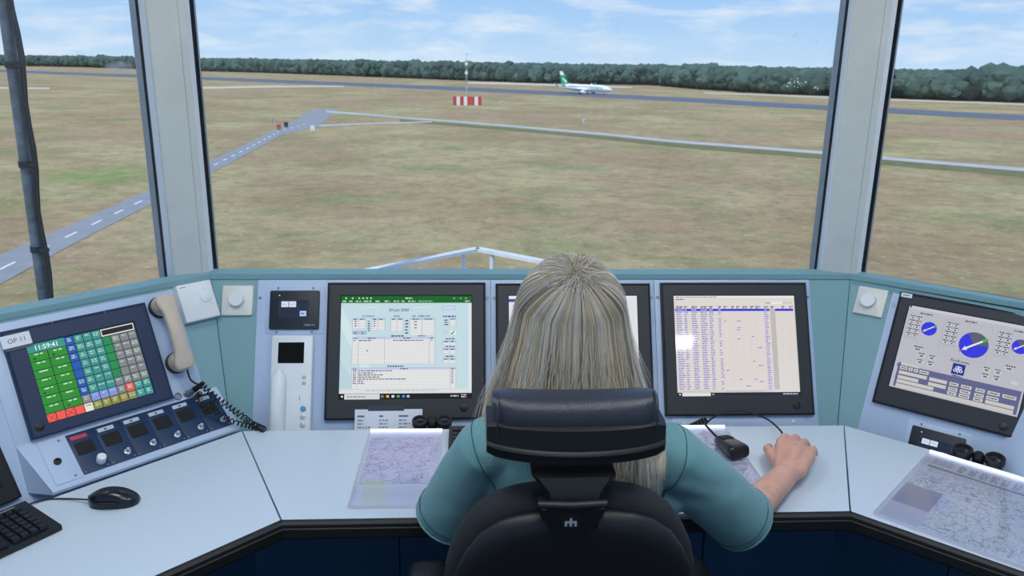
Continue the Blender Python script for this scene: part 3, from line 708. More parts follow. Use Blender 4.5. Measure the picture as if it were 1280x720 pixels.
# --- worktops
FY = (onz(351, 651, DZ).y+onz(1062, 638, DZ).y)/2
fL = V((onz(351, 651, DZ).x, FY, 0)); fR = V((onz(1062, 638, DZ).x, FY, 0)); bL = V((-.643, 2.09, 0)); bR = V((1.089, 2.09, 0))
dL = (onz(200, 717, DZ)-fL); dL.z = 0; dL.normalize(); dR = (onz(1280, 715, DZ)-fR); dR.z = 0; dR.normalize()
fL2 = fL+dL*.95; fR2 = fR+dR*.95
bL2 = bL-PL.u*.53; bR2 = bR+PR.u*.49
bL3 = bL2-PL2.u*.55; bR3 = bR2+PR2.u*.55
def shrink(pts, g=.0022):
    c_ = sum(pts, V((0, 0, 0)))/len(pts); return [p+(c_-p).normalized()*g for p in pts]
def edge_band(pts, parent, nm='edge_band'):
    # pts: polyline of the front edge, left to right seen from the room
    prof = [(0, DZ+.0006), (-.009, DZ+.0006), (-.0155, DZ-.004), (-.0165, DZ-.0095), (-.0135, DZ-.0115), (-.0185, DZ-.0145), (-.0185, DZ-.036), (-.015, DZ-.041), (0, DZ-.041)]
    rings = []
    for i, p in enumerate(pts):
        ns_ = []
        if i > 0: d = (p-pts[i-1]).normalized(); ns_.append(V((-d.y, d.x, 0)))
        if i < len(pts)-1: d = (pts[i+1]-p).normalized(); ns_.append(V((-d.y, d.x, 0)))
        n_ = sum(ns_, V((0, 0, 0))).normalized(); k = 1/n_.dot(ns_[0])
        rings.append([(p.x+n_.x*o*k, p.y+n_.y*o*k, z) for o, z in prof])
    return MB().loft([r[::-1] for r in rings]).build(nm, M['edge'], parent, 30)
def worktop(pts, label):
    w = empty('worktop', (0, 0, 0), label, 'worktop'); q = shrink(pts)
    plan('board', q, DZ-.04, DZ, M['desk'], w); return w
ins = .0
WC = worktop([fL, fR, bR, bL], 'pale blue-grey middle worktop with black edge in front of the seated person')
WL = worktop([fL2, fL, bL, bL2, bL3], 'pale blue-grey left worktop carrying the black keyboard and mouse')
WR = worktop([fR, fR2, bR3, bR2, bR], 'pale blue-grey right worktop under the large lit chart')
sep_ = .0006
def along(a, b, t): return a+(b-a)*t
edge_band([fL+V((sep_, 0, 0)), fR-V((sep_, 0, 0))], WC)
# mitred ends: side bands meet the middle one along the bisector
edge_band([fL2, fL-V((sep_*1.2, sep_, 0))], WL); edge_band([fR+V((sep_*1.2, -sep_, 0)), fR2], WR)
# troughs and cabinets under the desk
def trough(con, pl, pts, nm='trough_floor'):
    mi = pl.m().inverted(); q = pts
    b = MB().prism([(p.x, p.y) for p in q], .645, .655).xf(mi); b.build(nm, M['plate'], con, 0)
def vec2(p): return V((p.x, p.y, 0))
cBL = PC.pt(corner_u(PC, PL, VB), VB); cBR = PC.pt(corner_u(PC, PR, VB), VB)
trough(CONC, PC, [vec2(bL)+V((.004, .002, 0)), vec2(bR)+V((-.004, .002, 0)), vec2(cBR)+V((-.01, .02, 0)), vec2(cBL)+V((.01, .02, 0))])
lB = PL.pt(corner_u(PL, PL2, VB2), VB2); rB = PR.pt(corner_u(PR, PR2, VB2), VB2)
trough(CONL, PL, [vec2(bL2)+V((-.002, .002, 0)), vec2(bL)+V((-.002, .002, 0)), vec2(cBL)-V((.005, -.01, 0)), vec2(lB)-PL.nh*.01])
trough(CONR, PR, [vec2(bR)+V((.002, .002, 0)), vec2(bR2)+V((.002, .002, 0)), vec2(rB)-PR.nh*.01, vec2(cBR)+V((.005, .01, 0))])
def cabinet(con, pl, a, b, cuts, depth=.2):
    mi = pl.m().inverted(); a = vec2(a); b = vec2(b); d = (b-a).normalized(); n_ = V((d.y, -d.x, 0)); ln = (b-a).length
    def bx_(t0, t1, o0, o1, z0, z1, nm, m):
        q = [a+d*t0+n_*o0, a+d*t1+n_*o0, a+d*t1+n_*o1, a+d*t0+n_*o1]
        if (q[1]-q[0]).cross(q[3]-q[0]).z < 0: q = q[::-1]
        MB().prism([(p.x, p.y) for p in q], z0, z1).xf(mi).build(nm, M[m], con, 0)
    bx_(0, ln, -.1, 0, .08, .69, 'cabinet_carcass', 'cab'); bx_(0, ln, -.09, -.03, 0, .08, 'plinth', 'bezel_blk')
    ts = [0]+cuts+[ln]
    for t0, t1 in zip(ts, ts[1:]): bx_(t0+.002, t1-.002, 0, .018, .09, .685, 'cabinet_door', 'cab')
cabinet(CONC, PC, V((-.60, 1.98, 0)), V((1.04, 1.98, 0)), [.40, .82, 1.26])
cabinet(CONL, PL, V((-.60, 1.98, 0))-PL.u*.62, V((-.605, 1.98, 0)), [.3])
cabinet(CONR, PR, V((1.045, 1.98, 0)), V((1.045, 1.98, 0))+PR.u*.62, [.3])
for con, pl, s in ((CONL2, PL2, -1), (CONR2, PR2, 1)):
    a = V((-1.10, 1.50, 0)) if s < 0 else V((1.50, 1.55, 0)); b = a+pl.u*(.6*s)
    cabinet(con, pl, b if s < 0 else a, a if s < 0 else b, [.3])

# ------------------------------------------------------------------ monitors
def bezel_ring(mb, W2, H2, w2, h2, z0, z1, cx=0, cy=0, b=.004, r=.006, depth=.008):
    # frame with a hole: outer rounded, inner opening sloping back to the screen
    def R4(a, c, z, ox=0, oy=0): return [(ox-a, oy-c, z), (ox+a, oy-c, z), (ox+a, oy+c, z), (ox-a, oy+c, z)]
    rings = [R4(W2, H2, z0), R4(W2, H2, z1-b), R4(W2-b, H2-b, z1), R4(w2+b*.6, h2+b*.6, z1, cx, cy), R4(w2, h2, z1-b*.6, cx, cy), R4(w2, h2, z1-depth, cx, cy)]
    mb.loft(rings, False, False); return mb
def monitor(pl, fpx, spx, scr, bz, label, name='monitor', button=None, cat='monitor', prot=.014, base=PT, border='bezel_blk'):
    fu = [pl.at(*p) for p in fpx]; u0 = min(p[0] for p in fu); u1 = max(p[0] for p in fu); v0 = min(p[1] for p in fu); v1 = max(p[1] for p in fu)
    su = [pl.at(*p) for p in spx]; a0 = sum(sorted(p[0] for p in su)[:2])/2; a1 = sum(sorted(p[0] for p in su)[-2:])/2; b0 = sum(sorted(p[1] for p in su)[:2])/2; b1 = sum(sorted(p[1] for p in su)[-2:])/2
    return monitor_uv(pl, u0, u1, v0, v1, a0, a1, b0, b1, scr, bz, label, name, pl.at(*button) if button else None, cat, prot, base, border)
def monitor_uv(pl, u0, u1, v0, v1, a0, a1, b0, b1, scr, bz, label, name='monitor', button=None, cat='monitor', prot=.014, base=PT, border='bezel_blk'):
    cu, cv = (u0+u1)/2, (v0+v1)/2
    T = empty(name, pl.m(cu, cv, base), label, cat)
    f = MB(); bezel_ring(f, (u1-u0)/2, (v1-v0)/2, (a1-a0)/2, (b1-b0)/2, 0, prot, (a0+a1)/2-cu, (b0+b1)/2-cv, depth=.007); f.build('bezel', M[bz], T, 25)
    # raised dark rim round the outside
    r = MB(); W2, H2 = (u1-u0)/2, (v1-v0)/2
    def R4(a, c, z): return [(-a, -c, z), (a, -c, z), (a, c, z), (-a, c, z)]
    r.loft([R4(W2+.0015, H2+.0015, .0), R4(W2+.0015, H2+.0015, prot-.001), R4(W2-.003, H2-.003, prot+.0015), R4(W2-.006, H2-.006, prot-.0005)], False, False).build('rim', M[border], T, 20)
    s = scr((a1-a0), (b1-b0)); me = s.mesh('display')
    d = link('display', me, M['screen'], T, 0); d.location = ((a0+a1)/2-cu, (b0+b1)/2-cv, prot-.0068)
    if button:
        b = MB().lathe([(.011, 0), (.011, .002), (.0085, .003)], 20, (button[0]-cu, button[1]-cv, prot)).build('power_button', M['bezel_blk'], T)
        MB().lathe([(.0035, 0), (.0035, .0006)], 14, (button[0]-cu, button[1]-cv, prot+.003)).build('button_dot', M['bezel'], b)
    return T

WHT, GRY, BLK = rgb(222, 222, 224), rgb(150, 150, 152), rgb(14, 15, 18)
TXT = rgb(88, 92, 120)
def scr_sheet(w, h):
    s = Screen(w, h); rn = random.Random(5)
    s.rect(0, 0, 1, 1, rgb(192, 216, 224), 0)
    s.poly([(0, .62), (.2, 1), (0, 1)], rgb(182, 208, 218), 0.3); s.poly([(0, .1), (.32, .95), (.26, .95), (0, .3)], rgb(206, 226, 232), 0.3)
    s.rect(0, 0, 1, .07, rgb(8, 98, 28), 1)
    for x in (.03, .08, .13, .16, .19, .22): s.rect(x, .016, x+.012, .03, rgb(200, 225, 205), 2)
    s.dash(.49, .54, .024, .012, rgb(215, 235, 220), 2); 
    for x, x1 in ((.01, .045), (.06, .085), (.11, .15), (.17, .23), (.26, .3), (.33, .37), (.4, .44), (.46, .49), (.51, .57)): s.dash(x, x1, .053, .012, rgb(190, 220, 195), 2, .03)
    s.dash(.59, .7, .053, .01, rgb(150, 195, 160), 2); s.dash(.95, .985, .053, .012, rgb(200, 225, 205), 2)
    for x in (.86, .91, .95): s.rect(x, .02, x+.012, .028, rgb(200, 225, 205), 2)
    s.text('29 juni 2020', .44, .152, .027, rgb(30, 40, 90), 3, .5)
    s.rect(.16, .112, .3, .116, rgb(225, 236, 240), 2); s.rect(.55, .112, .72, .116, rgb(225, 236, 240), 2)
    HB = rgb(190, 200, 232); LN = rgb(138, 150, 170); DKB = rgb(44, 54, 104)
    def table(x0, y0, x1, y1, cols, rows, head=True, txt=.0):
        s.rect(x0, y0, x1, y1, rgb(226, 226, 226), 1)
        if head: s.rect(x0, y0, x1, y0+.018, HB, 2)
        for k in range(rows+1):
            y = y0+.018+(y1-y0-.018)*k/rows; s.rect(x0, y-.0012, x1, y+.0012, rgb(188, 192, 198), 2)
        for c in [0]+cols+[1]:
            x = x0+(x1-x0)*c; s.rect(x-.0012, y0, x+.0012, y1, LN, 3)
        s.rect(x0, y0-.001, x1, y0+.001, LN, 3)
        cs = [0]+cols+[1]
        for a, b in zip(cs, cs[1:]):
            m_ = x0+(x1-x0)*(a+b)/2; q = min(.03, (b-a)*(x1-x0)*.3); s.dash(m_-q, m_+q, y0+.01, .009, DKB, 4)
    s.text('OP DIENST', .21, .208, .017, DKB, 3, .5); s.text('BASIS', .425, .208, .017, DKB, 3, .5); s.text('ASE - AFMELDEN', .61, .208, .017, DKB, 3, .5); s.dash(.78, .88, .203, .013, DKB)
    table(.09, .22, .19, .32, [.45], 5); table(.235, .22, .335, .335, [.45], 6); table(.38, .22, .475, .345, [.5], 6); table(.525, .22, .715, .385, [.5], 8); table(.83, .22, .88, .295, [], 4)
    for k in range(5): s.dash(.205, .222, .25+k*.022, .01, DKB); s.dash(.49, .515, .245+k*.03, .012, DKB); s.dash(.79, .82, .24+k*.022 if k < 3 else .284, .01, DKB)
    for k in range(3): s.rect(.105, .245+k*.022, .12, .255+k*.022, TXT, 4); s.rect(.25, .245+k*.022, .262, .255+k*.022, TXT, 4); s.rect(.56, .25+k*.03, .58, .26+k*.03, TXT, 4)
    s.rect(.775, .1, .88, .136, rgb(170, 182, 232), 1); s.rect(.78, .106, .875, .13, rgb(204, 212, 240), 2)
    for x in (.09, .145): s.rect(x, .345, x+.045, .375, HB, 1); s.frame(x, .345, x+.048, .375, rgb(70, 84, 150), .003, 2); s.rect(x+.014, .356, x+.03, .366, DKB, 3)
    s.rect(.78, .345, .825, .378, HB, 2); s.rect(.83, .342, .88, .382, rgb(232, 236, 232), 2); s.line(.838, .364, .85, .376, .0035, rgb(70, 160, 40), 3); s.line(.848, .377, .868, .346, .0035, rgb(70, 160, 40), 3)
    s.dash(.385, .48, .393, .012, DKB); s.dash(.59, .64, .393, .01, TXT)
    table(.09, .405, .72, .66, [.075, .39, .93], 12)
    s.dash(.14, .24, .436, .009, TXT); s.dash(.4, .63, .436, .009, TXT); s.dash(.1, .12, .436, .009, TXT); s.dash(.69, .705, .436, .009, TXT); s.rect(.2, .53, .212, .54, TXT, 4)
    for y, hd in ((.44, 'a'), (.515, 'b'), (.61, 'c')): s.dash(.8, .87, y-.018, .01, DKB); table(.78, y, .88, y+.05, [.5], 2)
    s.dash(.36, .48, .685, .013, DKB)
    table(.09, .70, .88, .9, [.055, .945], 9)
    for k, q in enumerate((.4, .26, .33, .3, .5, .18, .19)): s.dash(.14, q, .728+k*.02, .009, TXT); s.dash(.1, .125, .728+k*.02, .009, TXT); s.rect(.845, .724+k*.02, .86, .732+k*.02, TXT, 4)
    s.rect(0, .905, 1, .945, rgb(218, 219, 221), 2); s.dash(.2, .75, .918, .006, rgb(160, 165, 175), 3, .03); s.rect(.975, .075, 1, .905, rgb(222, 224, 226), 2)
    s.rect(0, .945, 1, 1, rgb(10, 12, 14), 3); s.rect(.04, .948, .305, 1, rgb(212, 212, 212), 4); s.dash(.06, .2, .975, .012, rgb(140, 140, 145), 5)
    for x, c_ in ((.315, (120, 130, 140)), (.355, (235, 190, 70)), (.395, (210, 220, 240)), (.435, (70, 180, 90)), (.475, (70, 140, 220)), (.51, (150, 200, 230))): s.rect(x, .962, x+.02, .984, rgb(*c_), 5)
    s.rect(.015, .965, .03, .98, rgb(230, 230, 230), 5); s.dash(.84, .9, .972, .014, rgb(190, 190, 190), 5); s.dash(.92, .96, .963, .01, rgb(200, 200, 200), 5); s.dash(.92, .96, .982, .01, rgb(200, 200, 200), 5)
    return s
def scr_list(w, h):
    s = Screen(w, h); rn = random.Random(8); BL = rgb(108, 104, 205)
    s.rect(0, 0, 1, 1, rgb(219, 212, 208), 0); s.rect(0, 0, 1, .022, rgb(230, 230, 230), 1); s.dash(.02, .36, .013, .008, rgb(120, 120, 125), 2)
    s.dash(.02, .09, .036, .009, rgb(90, 90, 95), 2); s.dash(.76, .8, .073, .01, rgb(130, 130, 130), 2); s.rect(.805, .06, .9, .085, rgb(228, 228, 226), 2); s.rect(.9, .06, .95, .085, rgb(200, 200, 200), 2); s.rect(.96, .064, .975, .08, rgb(196, 196, 60), 2)
    cols = [(.02, .075), (.085, .115), (.145, .195), (.22, .275), (.29, .325), (.365, .39), (.41, .44), (.475, .5), (.515, .545), (.565, .61), (.63, .66), (.675, .715), (.745, .78), (.8, .83), (.89, .915), (.955, .985)]
    for a, b in cols: s.dash(a, b, .11, .01, rgb(80, 80, 92), 3); s.dash(a, b-.01, .124, .008, rgb(80, 80, 92), 3)
    y0, rh = .132, .0224
    for k in range(37): s.rect(.01, y0+k*rh-.0006, .99, y0+k*rh+.0006, rgb(196, 190, 190), 1)
    for a, b in cols: s.rect(a-.008, y0, a-.0068, y0+36*rh, rgb(196, 190, 190), 1)
    s.rect(.01, y0, .79, y0+rh, rgb(38, 38, 214), 2); s.rect(.835, y0, .985, y0+rh, rgb(38, 38, 214), 2)
    s.rect(.795, y0, .835, y0+36*rh, rgb(176, 172, 170), 2)
    for k in range(36): s.rect(.797, y0+k*rh+.002, .833, y0+(k+1)*rh-.003, rgb(190, 187, 184), 3)
    for i, (a, b) in enumerate(cols):
        pr = (1, .95, 1, 1, 1, .8, .18, .02, .2, .03, .1, .12, 1, 0, .16, 0)[i]
        for k in range(36):
            if rn.random() < pr and not (i == 14 and k > 13):
                c_ = rgb(205, 205, 250) if k == 0 else (BL if i in (0, 1, 2, 3, 4) else rgb(118, 114, 208)); q = rn.uniform(.6, 1); s.dash(a, a+(b-a)*q, y0+(k+.5)*rh, rh*.42, c_, 4, .014)
    s.rect(.99, .13, .998, .94, rgb(205, 204, 204), 2); s.rect(.01, y0+36.3*rh, .79, y0+36.8*rh, rgb(196, 194, 192), 2)
    s.dash(.4, .7, .957, .006, rgb(170, 170, 170), 2)
    s.rect(0, .965, 1, 1, rgb(10, 11, 13), 3); s.rect(.04, .967, .27, 1, rgb(222, 222, 222), 4); s.rect(.015, .976, .028, .99, rgb(230, 230, 230), 5); s.rect(.28, .976, .3, .99, rgb(120, 170, 150), 5); s.dash(.86, .98, .983, .012, rgb(190, 190, 190), 5)
    return s
def scr_mid(w, h):
    s = Screen(w, h); s.rect(0, 0, 1, 1, rgb(222, 222, 226), 0); s.rect(0, 0, 1, .03, rgb(228, 228, 232), 1); s.rect(0, .03, .6, .06, rgb(74, 70, 150), 1)
    for k in range(22): s.dash(.03, .9, .1+k*.036, .011, rgb(165, 165, 180), 2, .05)
    s.rect(0, .945, 1, 1, rgb(12, 12, 14), 3); return s
def scr_touch(w, h):
    s = Screen(w, h); rn = random.Random(4); s.rect(0, 0, 1, 1, rgb(20, 34, 40), 0)
    C = 1/12.; R = 1/9.; g = .0035; gy = .005
    GRN, TEA, BLU, GRA, DGR, RED, OLV, LAV, WHI = rgb(44, 140, 46), rgb(60, 146, 142), rgb(38, 88, 176), rgb(128, 132, 136), rgb(36, 138, 82), rgb(236, 92, 82), rgb(142, 136, 58), rgb(128, 148, 218), rgb(228, 226, 206)
    INK = rgb(176, 204, 194)
    def cell(c, r, col, cw=1, lines=2, word=.028):
        s.rect(c*C+g, r*R+gy, (c+cw)*C-g, (r+1)*R-gy, col, 1)
        s.rect(c*C+g, r*R+gy, (c+cw)*C-g, r*R+gy+.006, tuple(min(1, q*1.25) for q in col[:3])+(1,), 1.5)
        for k in range(lines):
            m_ = (c+cw/2.)*C; q = C*rn.uniform(.2, .34); s.dash(m_-q, m_+q, r*R+R*(.3+.24*k), .016, INK, 2, word)
    s.rect(0, 0, 4*C, R-gy, TEA, 1); s.text('11:59:41', .165, .083, .058, rgb(232, 244, 236), 2, .5)
    for r in range(1, 8):
        for c in (0, 2):
            s.rect(c*C+g, r*R+gy, (c+2)*C-g, (r+1)*R-gy, GRN, 1); s.rect(c*C+g, r*R+gy, (c+2)*C-g, r*R+gy+.006, rgb(80, 170, 80), 1.5); s.dash((c+.6)*C, (c+1.5)*C, r*R+.022, .016, rgb(190, 225, 190), 2, .05)
            if (r, c) in ((1, 0), (1, 2), (5, 0), (7, 2)): s.poly([((c+.35)*C, r*R+.062), ((c+.7)*C, r*R+.062), ((c+.52)*C, r*R+.096)], rgb(16, 66, 30), 2)
    for r in range(7):
        cell(4, r, BLU, 1, 0 if r in (3, 4) else 2)
        for c in (5, 6, 7): cell(c, r, TEA, 1, rn.choice((1, 2)))
    s.rect(8*C+.004, .006, 1-.004, R-.008, rgb(222, 220, 205), 1); s.rect(8*C+.014, .02, 1-.014, R-.024, rgb(24, 30, 40), 2)
    for r in range(1, 6): cell(8, r, DGR, 1, 0)
    cell(8, 6, GRA, 1, 1)
    for r in range(1, 7):
        for c in (9, 10, 11): cell(c, r, GRA, 1, 0 if (r, c) == (5, 9) else rn.choice((1, 2)))
    for c, col in ((4, GRA), (5, LAV), (6, LAV), (7, LAV), (8, GRA), (9, RED), (10, TEA), (11, TEA)): cell(c, 7, col, 1, 1 if col == LAV else 2)
    for c in range(4):
        cell(c, 8, RED, 1, 0)
        if c in (0, 2): s.line(c*C+.008, 8*R+.01, (c+1)*C-.008, 1-.01, .001, rgb(120, 40, 40), 2); s.line((c+1)*C-.008, 8*R+.01, c*C+.008, 1-.01, .001, rgb(120, 40, 40), 2)
    cell(4, 8, WHI, 1, 0); s.dash(4.2*C, 4.8*C, 8*R+.03, .014, rgb(130, 130, 120), 2)
    for c in range(5, 10): cell(c, 8, OLV, 1, 2)
    for c in (10, 11): cell(c, 8, TEA, 1, 2)
    return s
def scr_wind(w, h):
    s = Screen(w, h); rn = random.Random(12); BG = rgb(182, 182, 192)
    s.rect(0, 0, 1, 1, BG, 0); s.rect(0, 0, 1, .035, rgb(196, 196, 204), 1); s.rect(.005, .0, .02, .025, rgb(40, 40, 120), 2)
    def grid(x0, y0):
        s.rect(x0-.01, y0-.025, x0+.1, y0+.26, rgb(174, 174, 186), 1)
        for r in range(5):
            for c in range(2):
                x = x0+c*.052; y = y0+r*.052; s.dash(x, x+.04, y-.012, .012, rgb(70, 72, 84), 3, .018); s.rect(x, y, x+.038, y+.026, rgb(204, 204, 208), 2); s.rect(x+.01, y+.006, x+.028, y+.02, rgb(70, 72, 84), 3)
    def dial(x, y, r, grey, a):
        s.disc(x, y, r, rgb(44, 52, 214), 2)
        if grey: s.disc(x, y, r, rgb(88, 90, 112), 3, 5, 120)
        ca, sa = cos(radians(a)), sin(radians(a)); k = w/h
        s.line(x-ca*r*1.12, y+sa*r*1.12*k, x+ca*r*1.12, y-sa*r*1.12*k, .0022, rgb(190, 30, 50), 4)
        s.line(x+ca*r*.68, y-sa*r*.68*k, x+ca*r*.95, y-sa*r*.95*k, .0085*r/.11, rgb(30, 190, 50), 5)
        s.line(x-ca*r*.7, y+sa*r*.7*k, x+ca*r*.68, y-sa*r*.68*k, .005*r/.11, rgb(226, 226, 226), 6)
        tip = (x-ca*r*.88, y+sa*r*.88*k); nx, ny = -sa, -ca
        s.poly([tip, (x-ca*r*.55+sa*r*.17, y+(sa*r*.55+ca*r*.17)*k), (x-ca*r*.55-sa*r*.17, y+(sa*r*.55-ca*r*.17)*k)], rgb(226, 226, 226), 6)
    s.dash(.1, .2, .07, .014, rgb(60, 62, 76)); s.dash(.46, .55, .065, .014, rgb(60, 62, 76)); s.dash(.83, .93, .07, .014, rgb(60, 62, 76))
    s.frame(.015, .085, .3, .4, rgb(160, 160, 172), .0015, 2); s.frame(.31, .085, .68, .5, rgb(150, 150, 160), .002, 2); s.frame(.71, .085, .99, .4, rgb(160, 160, 172), .0015, 2)
    grid(.03, .13); grid(.33, .13); grid(.73, .13)
    dial(.2, .235, .062, False, 37); dial(.565, .32, .112, True, 37); dial(.9, .235, .062, True, 37)
    s.text('Eindhoven', .495, .55, .032, rgb(50, 52, 70), 3, .5)
    s.rect(.45, .565, .548, .69, rgb(24, 44, 138), 2)
    for x in (.475, .4985, .522): s.disc(x, .645, .013, rgb(220, 224, 235), 3); s.disc(x, .645, .007, rgb(24, 44, 138), 4)
    for x in (.487, .511): s.disc(x, .612, .013, rgb(220, 224, 235), 3); s.disc(x, .612, .007, rgb(24, 44, 138), 4)
    s.rect(.496, .59, .501, .675, rgb(220, 224, 235), 3)
    s.dash(.47, .5, .702, .008, rgb(60, 62, 76)); s.dash(.46, .54, .708, .01, rgb(60, 62, 76), 3, .015)
    for x0, y0 in ((.17, .54), (.68, .54)):
        for r in range(2):
            for c in range(2):
                x = x0+c*.085; y = y0+r*.075; s.dash(x, x+.045, y, .012, rgb(70, 72, 84)); s.rect(x, y+.012, x+.05, y+.042, rgb(200, 200, 205), 2); s.rect(x+.01, y+.02, x+.038, y+.036, rgb(80, 82, 92), 3)
    for x in (.12, .83): s.dash(x, x+.07, .47, .014, rgb(60, 62, 76)); s.rect(x, .485, x+.06, .515, rgb(204, 204, 208), 2); s.rect(x+.01, .492, x+.05, .508, rgb(80, 82, 92), 3)
    s.rect(.9, .63, .945, .66, rgb(200, 200, 205), 2)
    PB = rgb(92, 96, 138); PW = rgb(196, 194, 190)
    s.rect(.03, .715, .985, .98, PB, 1); s.disc(.04, .725, .02, PB, 1); s.rect(.05, .69, .20, .72, PW, 1.5); s.rect(.035, .69, .05, .72, PB, 1)
    rows = [(.815, [(.05, .11), (.12, .155), (.165, .2), (.21, .285)]), (.85, [(.05, .28), (.3, .44), (.46, .53), (.55, .63), (.66, .73), (.75, .84), (.86, .96)]), (.885, [(.05, .22), (.3, .44), (.46, .53), (.55, .63), (.66, .73), (.75, .84)]), (.915, [(.05, .35), (.46, .53), (.55, .63), (.66, .73), (.75, .96)]), (.945, [(.05, .96)])]
    for y, l in rows:
        y = .73+(y-.815)*1.62
        for a, b in l:
            s.rect(a, y, b, y+.040, PW, 2)
            if b-a < .1: s.dash(a+.012, b-.012, y+.02, .012, rgb(70, 72, 84), 3, .015)
    return s
def scr_dark(w, h):
    s = Screen(w, h); s.rect(0, 0, 1, 1, rgb(13, 14, 16), 0); return s

monitor(PC, [(412, 355), (606, 355), (606, 523), (407, 523)], [(427, 370), (590, 371), (425, 499), (589, 499)], scr_sheet, 'bezel', 'monitor showing a pale blue spreadsheet under a green bar', button=(580, 510))
monitor_uv(PC, .076, .544, -.007, .392, .114, .505, .048, .356, scr_mid, 'bezel', 'monitor almost hidden behind the blonde hair', button=(.52, .022))
monitor(PC, [(825, 355), (1004, 355), (1014, 518), (831, 519)], [(841, 371), (990, 370), (845, 496), (999, 494)], scr_list, 'bezel', 'monitor showing a long list with blue text rows', button=(993, 507))
TP = monitor_uv(PL, -.572, -.217, -.313, -.037, -.527, -.2595, -.285, -.082, scr_touch, 'navy', 'navy framed touch panel with a grid of coloured buttons', 'touch_panel', (-.549, -.287), 'touch panel', border='navy')
for u in (-.455, -.325): screw(TP, u+.3945, .135, .014, .5)
monitor_uv(PR, .156, .537, -.358, -.021, .1875, .515, -.302, -.054, scr_wind, 'ink', 'dark monitor with three blue wind dials', button=(.489, -.336))
m2 = PL2.at(18, 612)[0]
monitor_uv(PL2, m2-.42, m2, -.43, -.06, m2-.39, m2-.03, -.39, -.1, scr_dark, 'bezel_blk', 'switched-off black monitor on the unit left of the touch panel')
# sticker on the wind monitor, handwritten note on the touch panel
def flat_print(name, pl, u, v, w, h, n, base, draw, label, cat, rot=0, thick=.0006, matp='paper'):
    T = empty(name, pl.m(u, v, n) @ Matrix.Rotation(rot, 4, 'Z'), label, cat)
    MB().box(-w/2, -h/2, 0, w/2, h/2, thick).build('paper_sheet', M[matp], T, 0)
    s = Screen(w, h); draw(s); d = link('print', s.mesh('print'), M['print'], T, 0); d.location.z = thick+.0002; return T
def d_sticker(s): s.dash(.2, .8, .5, .3, rgb(90, 110, 150), 1, .12)
flat_print('sticker', PR, .1745, -.0285, .03, .0125, .0205, 0, d_sticker, 'small white sticker on the corner of the wind monitor frame', 'sticker')
def d_note(s): s.text('OP 11', .5, .68, .36, rgb(110, 116, 130), 1, .5)
NT = flat_print('paper_note', PL, -.545, -.064, .066, .032, .0205, 0, d_note, 'white paper note with handwriting taped to the touch panel frame', 'note', .02)
MB().box(-.03, -.024, -.0003, .033, -.016, .0002).build('tape_strip', M['tape'], NT, 0)
def d_paper(s):
    for x, w_ in ((.04, .13), (.36, .06), (.65, .14)): s.dash(x, x+w_, .2, .05, rgb(90, 100, 150), 1, .2)
    for k in range(6):
        y = .32+k*.1
        s.rect(.02, y+.05, .98, y+.055, rgb(180, 184, 194), 1)
        for x, w_ in ((.04, .14), (.36, .1), (.65, .15)): s.dash(x, x+w_*random.uniform(.6, 1.4), y, .045, rgb(140, 146, 164), 2, .05)
PP = flat_print('paper_list', PC, -.2405, -.03, .196, .10, .0205, 0, d_paper, 'printed paper list taped below the spreadsheet monitor', 'paper')
MB().box(-.06, .045, .0006, .045, .062, .0009).build('tape_strip', M['tape'], PP, 0)

# ------------------------------------------------------------------ small wall units
def rotary(pl, u, v, s, label, knob):
    T = empty('rotary_dimmer', pl.m(u, v, 0), label, 'switch')
    MB().rrect(-s/2, -s/2, s/2, s/2, .004, 0, .010, .003, 3).build('cover_plate', M['offwhite'], T)
    MB().loft([[(-.018, -.006, .009), (.018, -.006, .009), (s*.42, -s*.46, .009), (-s*.42, -s*.46, .009)], [(-.016, -.008, .014), (.016, -.008, .014), (s*.36, -s*.44, .0102), (-s*.36, -s*.44, .0102)]][::1]).build('bevel_ramp', M['offwhite'], T, 0)
    k = MB().lathe([(.024, .008), (.0235, .012), (.022, .013), (.022, .024), (.0205, .027)], 32, knob+(0,)).build('knob', M['white'], T)
    return T
rotary(PC, -.6945, .344, .090, 'off-white rotary dimmer on the teal panel left of the small black display', (0, .002))
rotary(PR, .0775, -.0645, .086, 'off-white rotary dimmer on the teal panel left of the wind monitor', (-.005, .001))
TH = empty('thermostat', PL.m(-.070, -.0645, 0), 'square white thermostat box with round dial beside the beige handset', 'thermostat')
MB().rrect(-.052, -.0555, .052, .0555, .003, 0, .026, .003, 3).build('case', M['white'], TH)
MB().lathe([(.018, .025), (.0175, .0285), (.016, .0295)], 32, (.024, .008, 0)).build('dial', M['white'], TH)
MB().box(-.044, .046, .0258, -.026, .0475, .0264).build('lettering', M['bezel'], TH, 0)
for x, y in ((.024, .034), (.036, -.016), (-.0, .018), (.002, -.01)): MB().lathe([(.0012, .0258), (.0012, .0266)], 8, (x, y, 0)).build('scale_dot', M['knob'], TH)

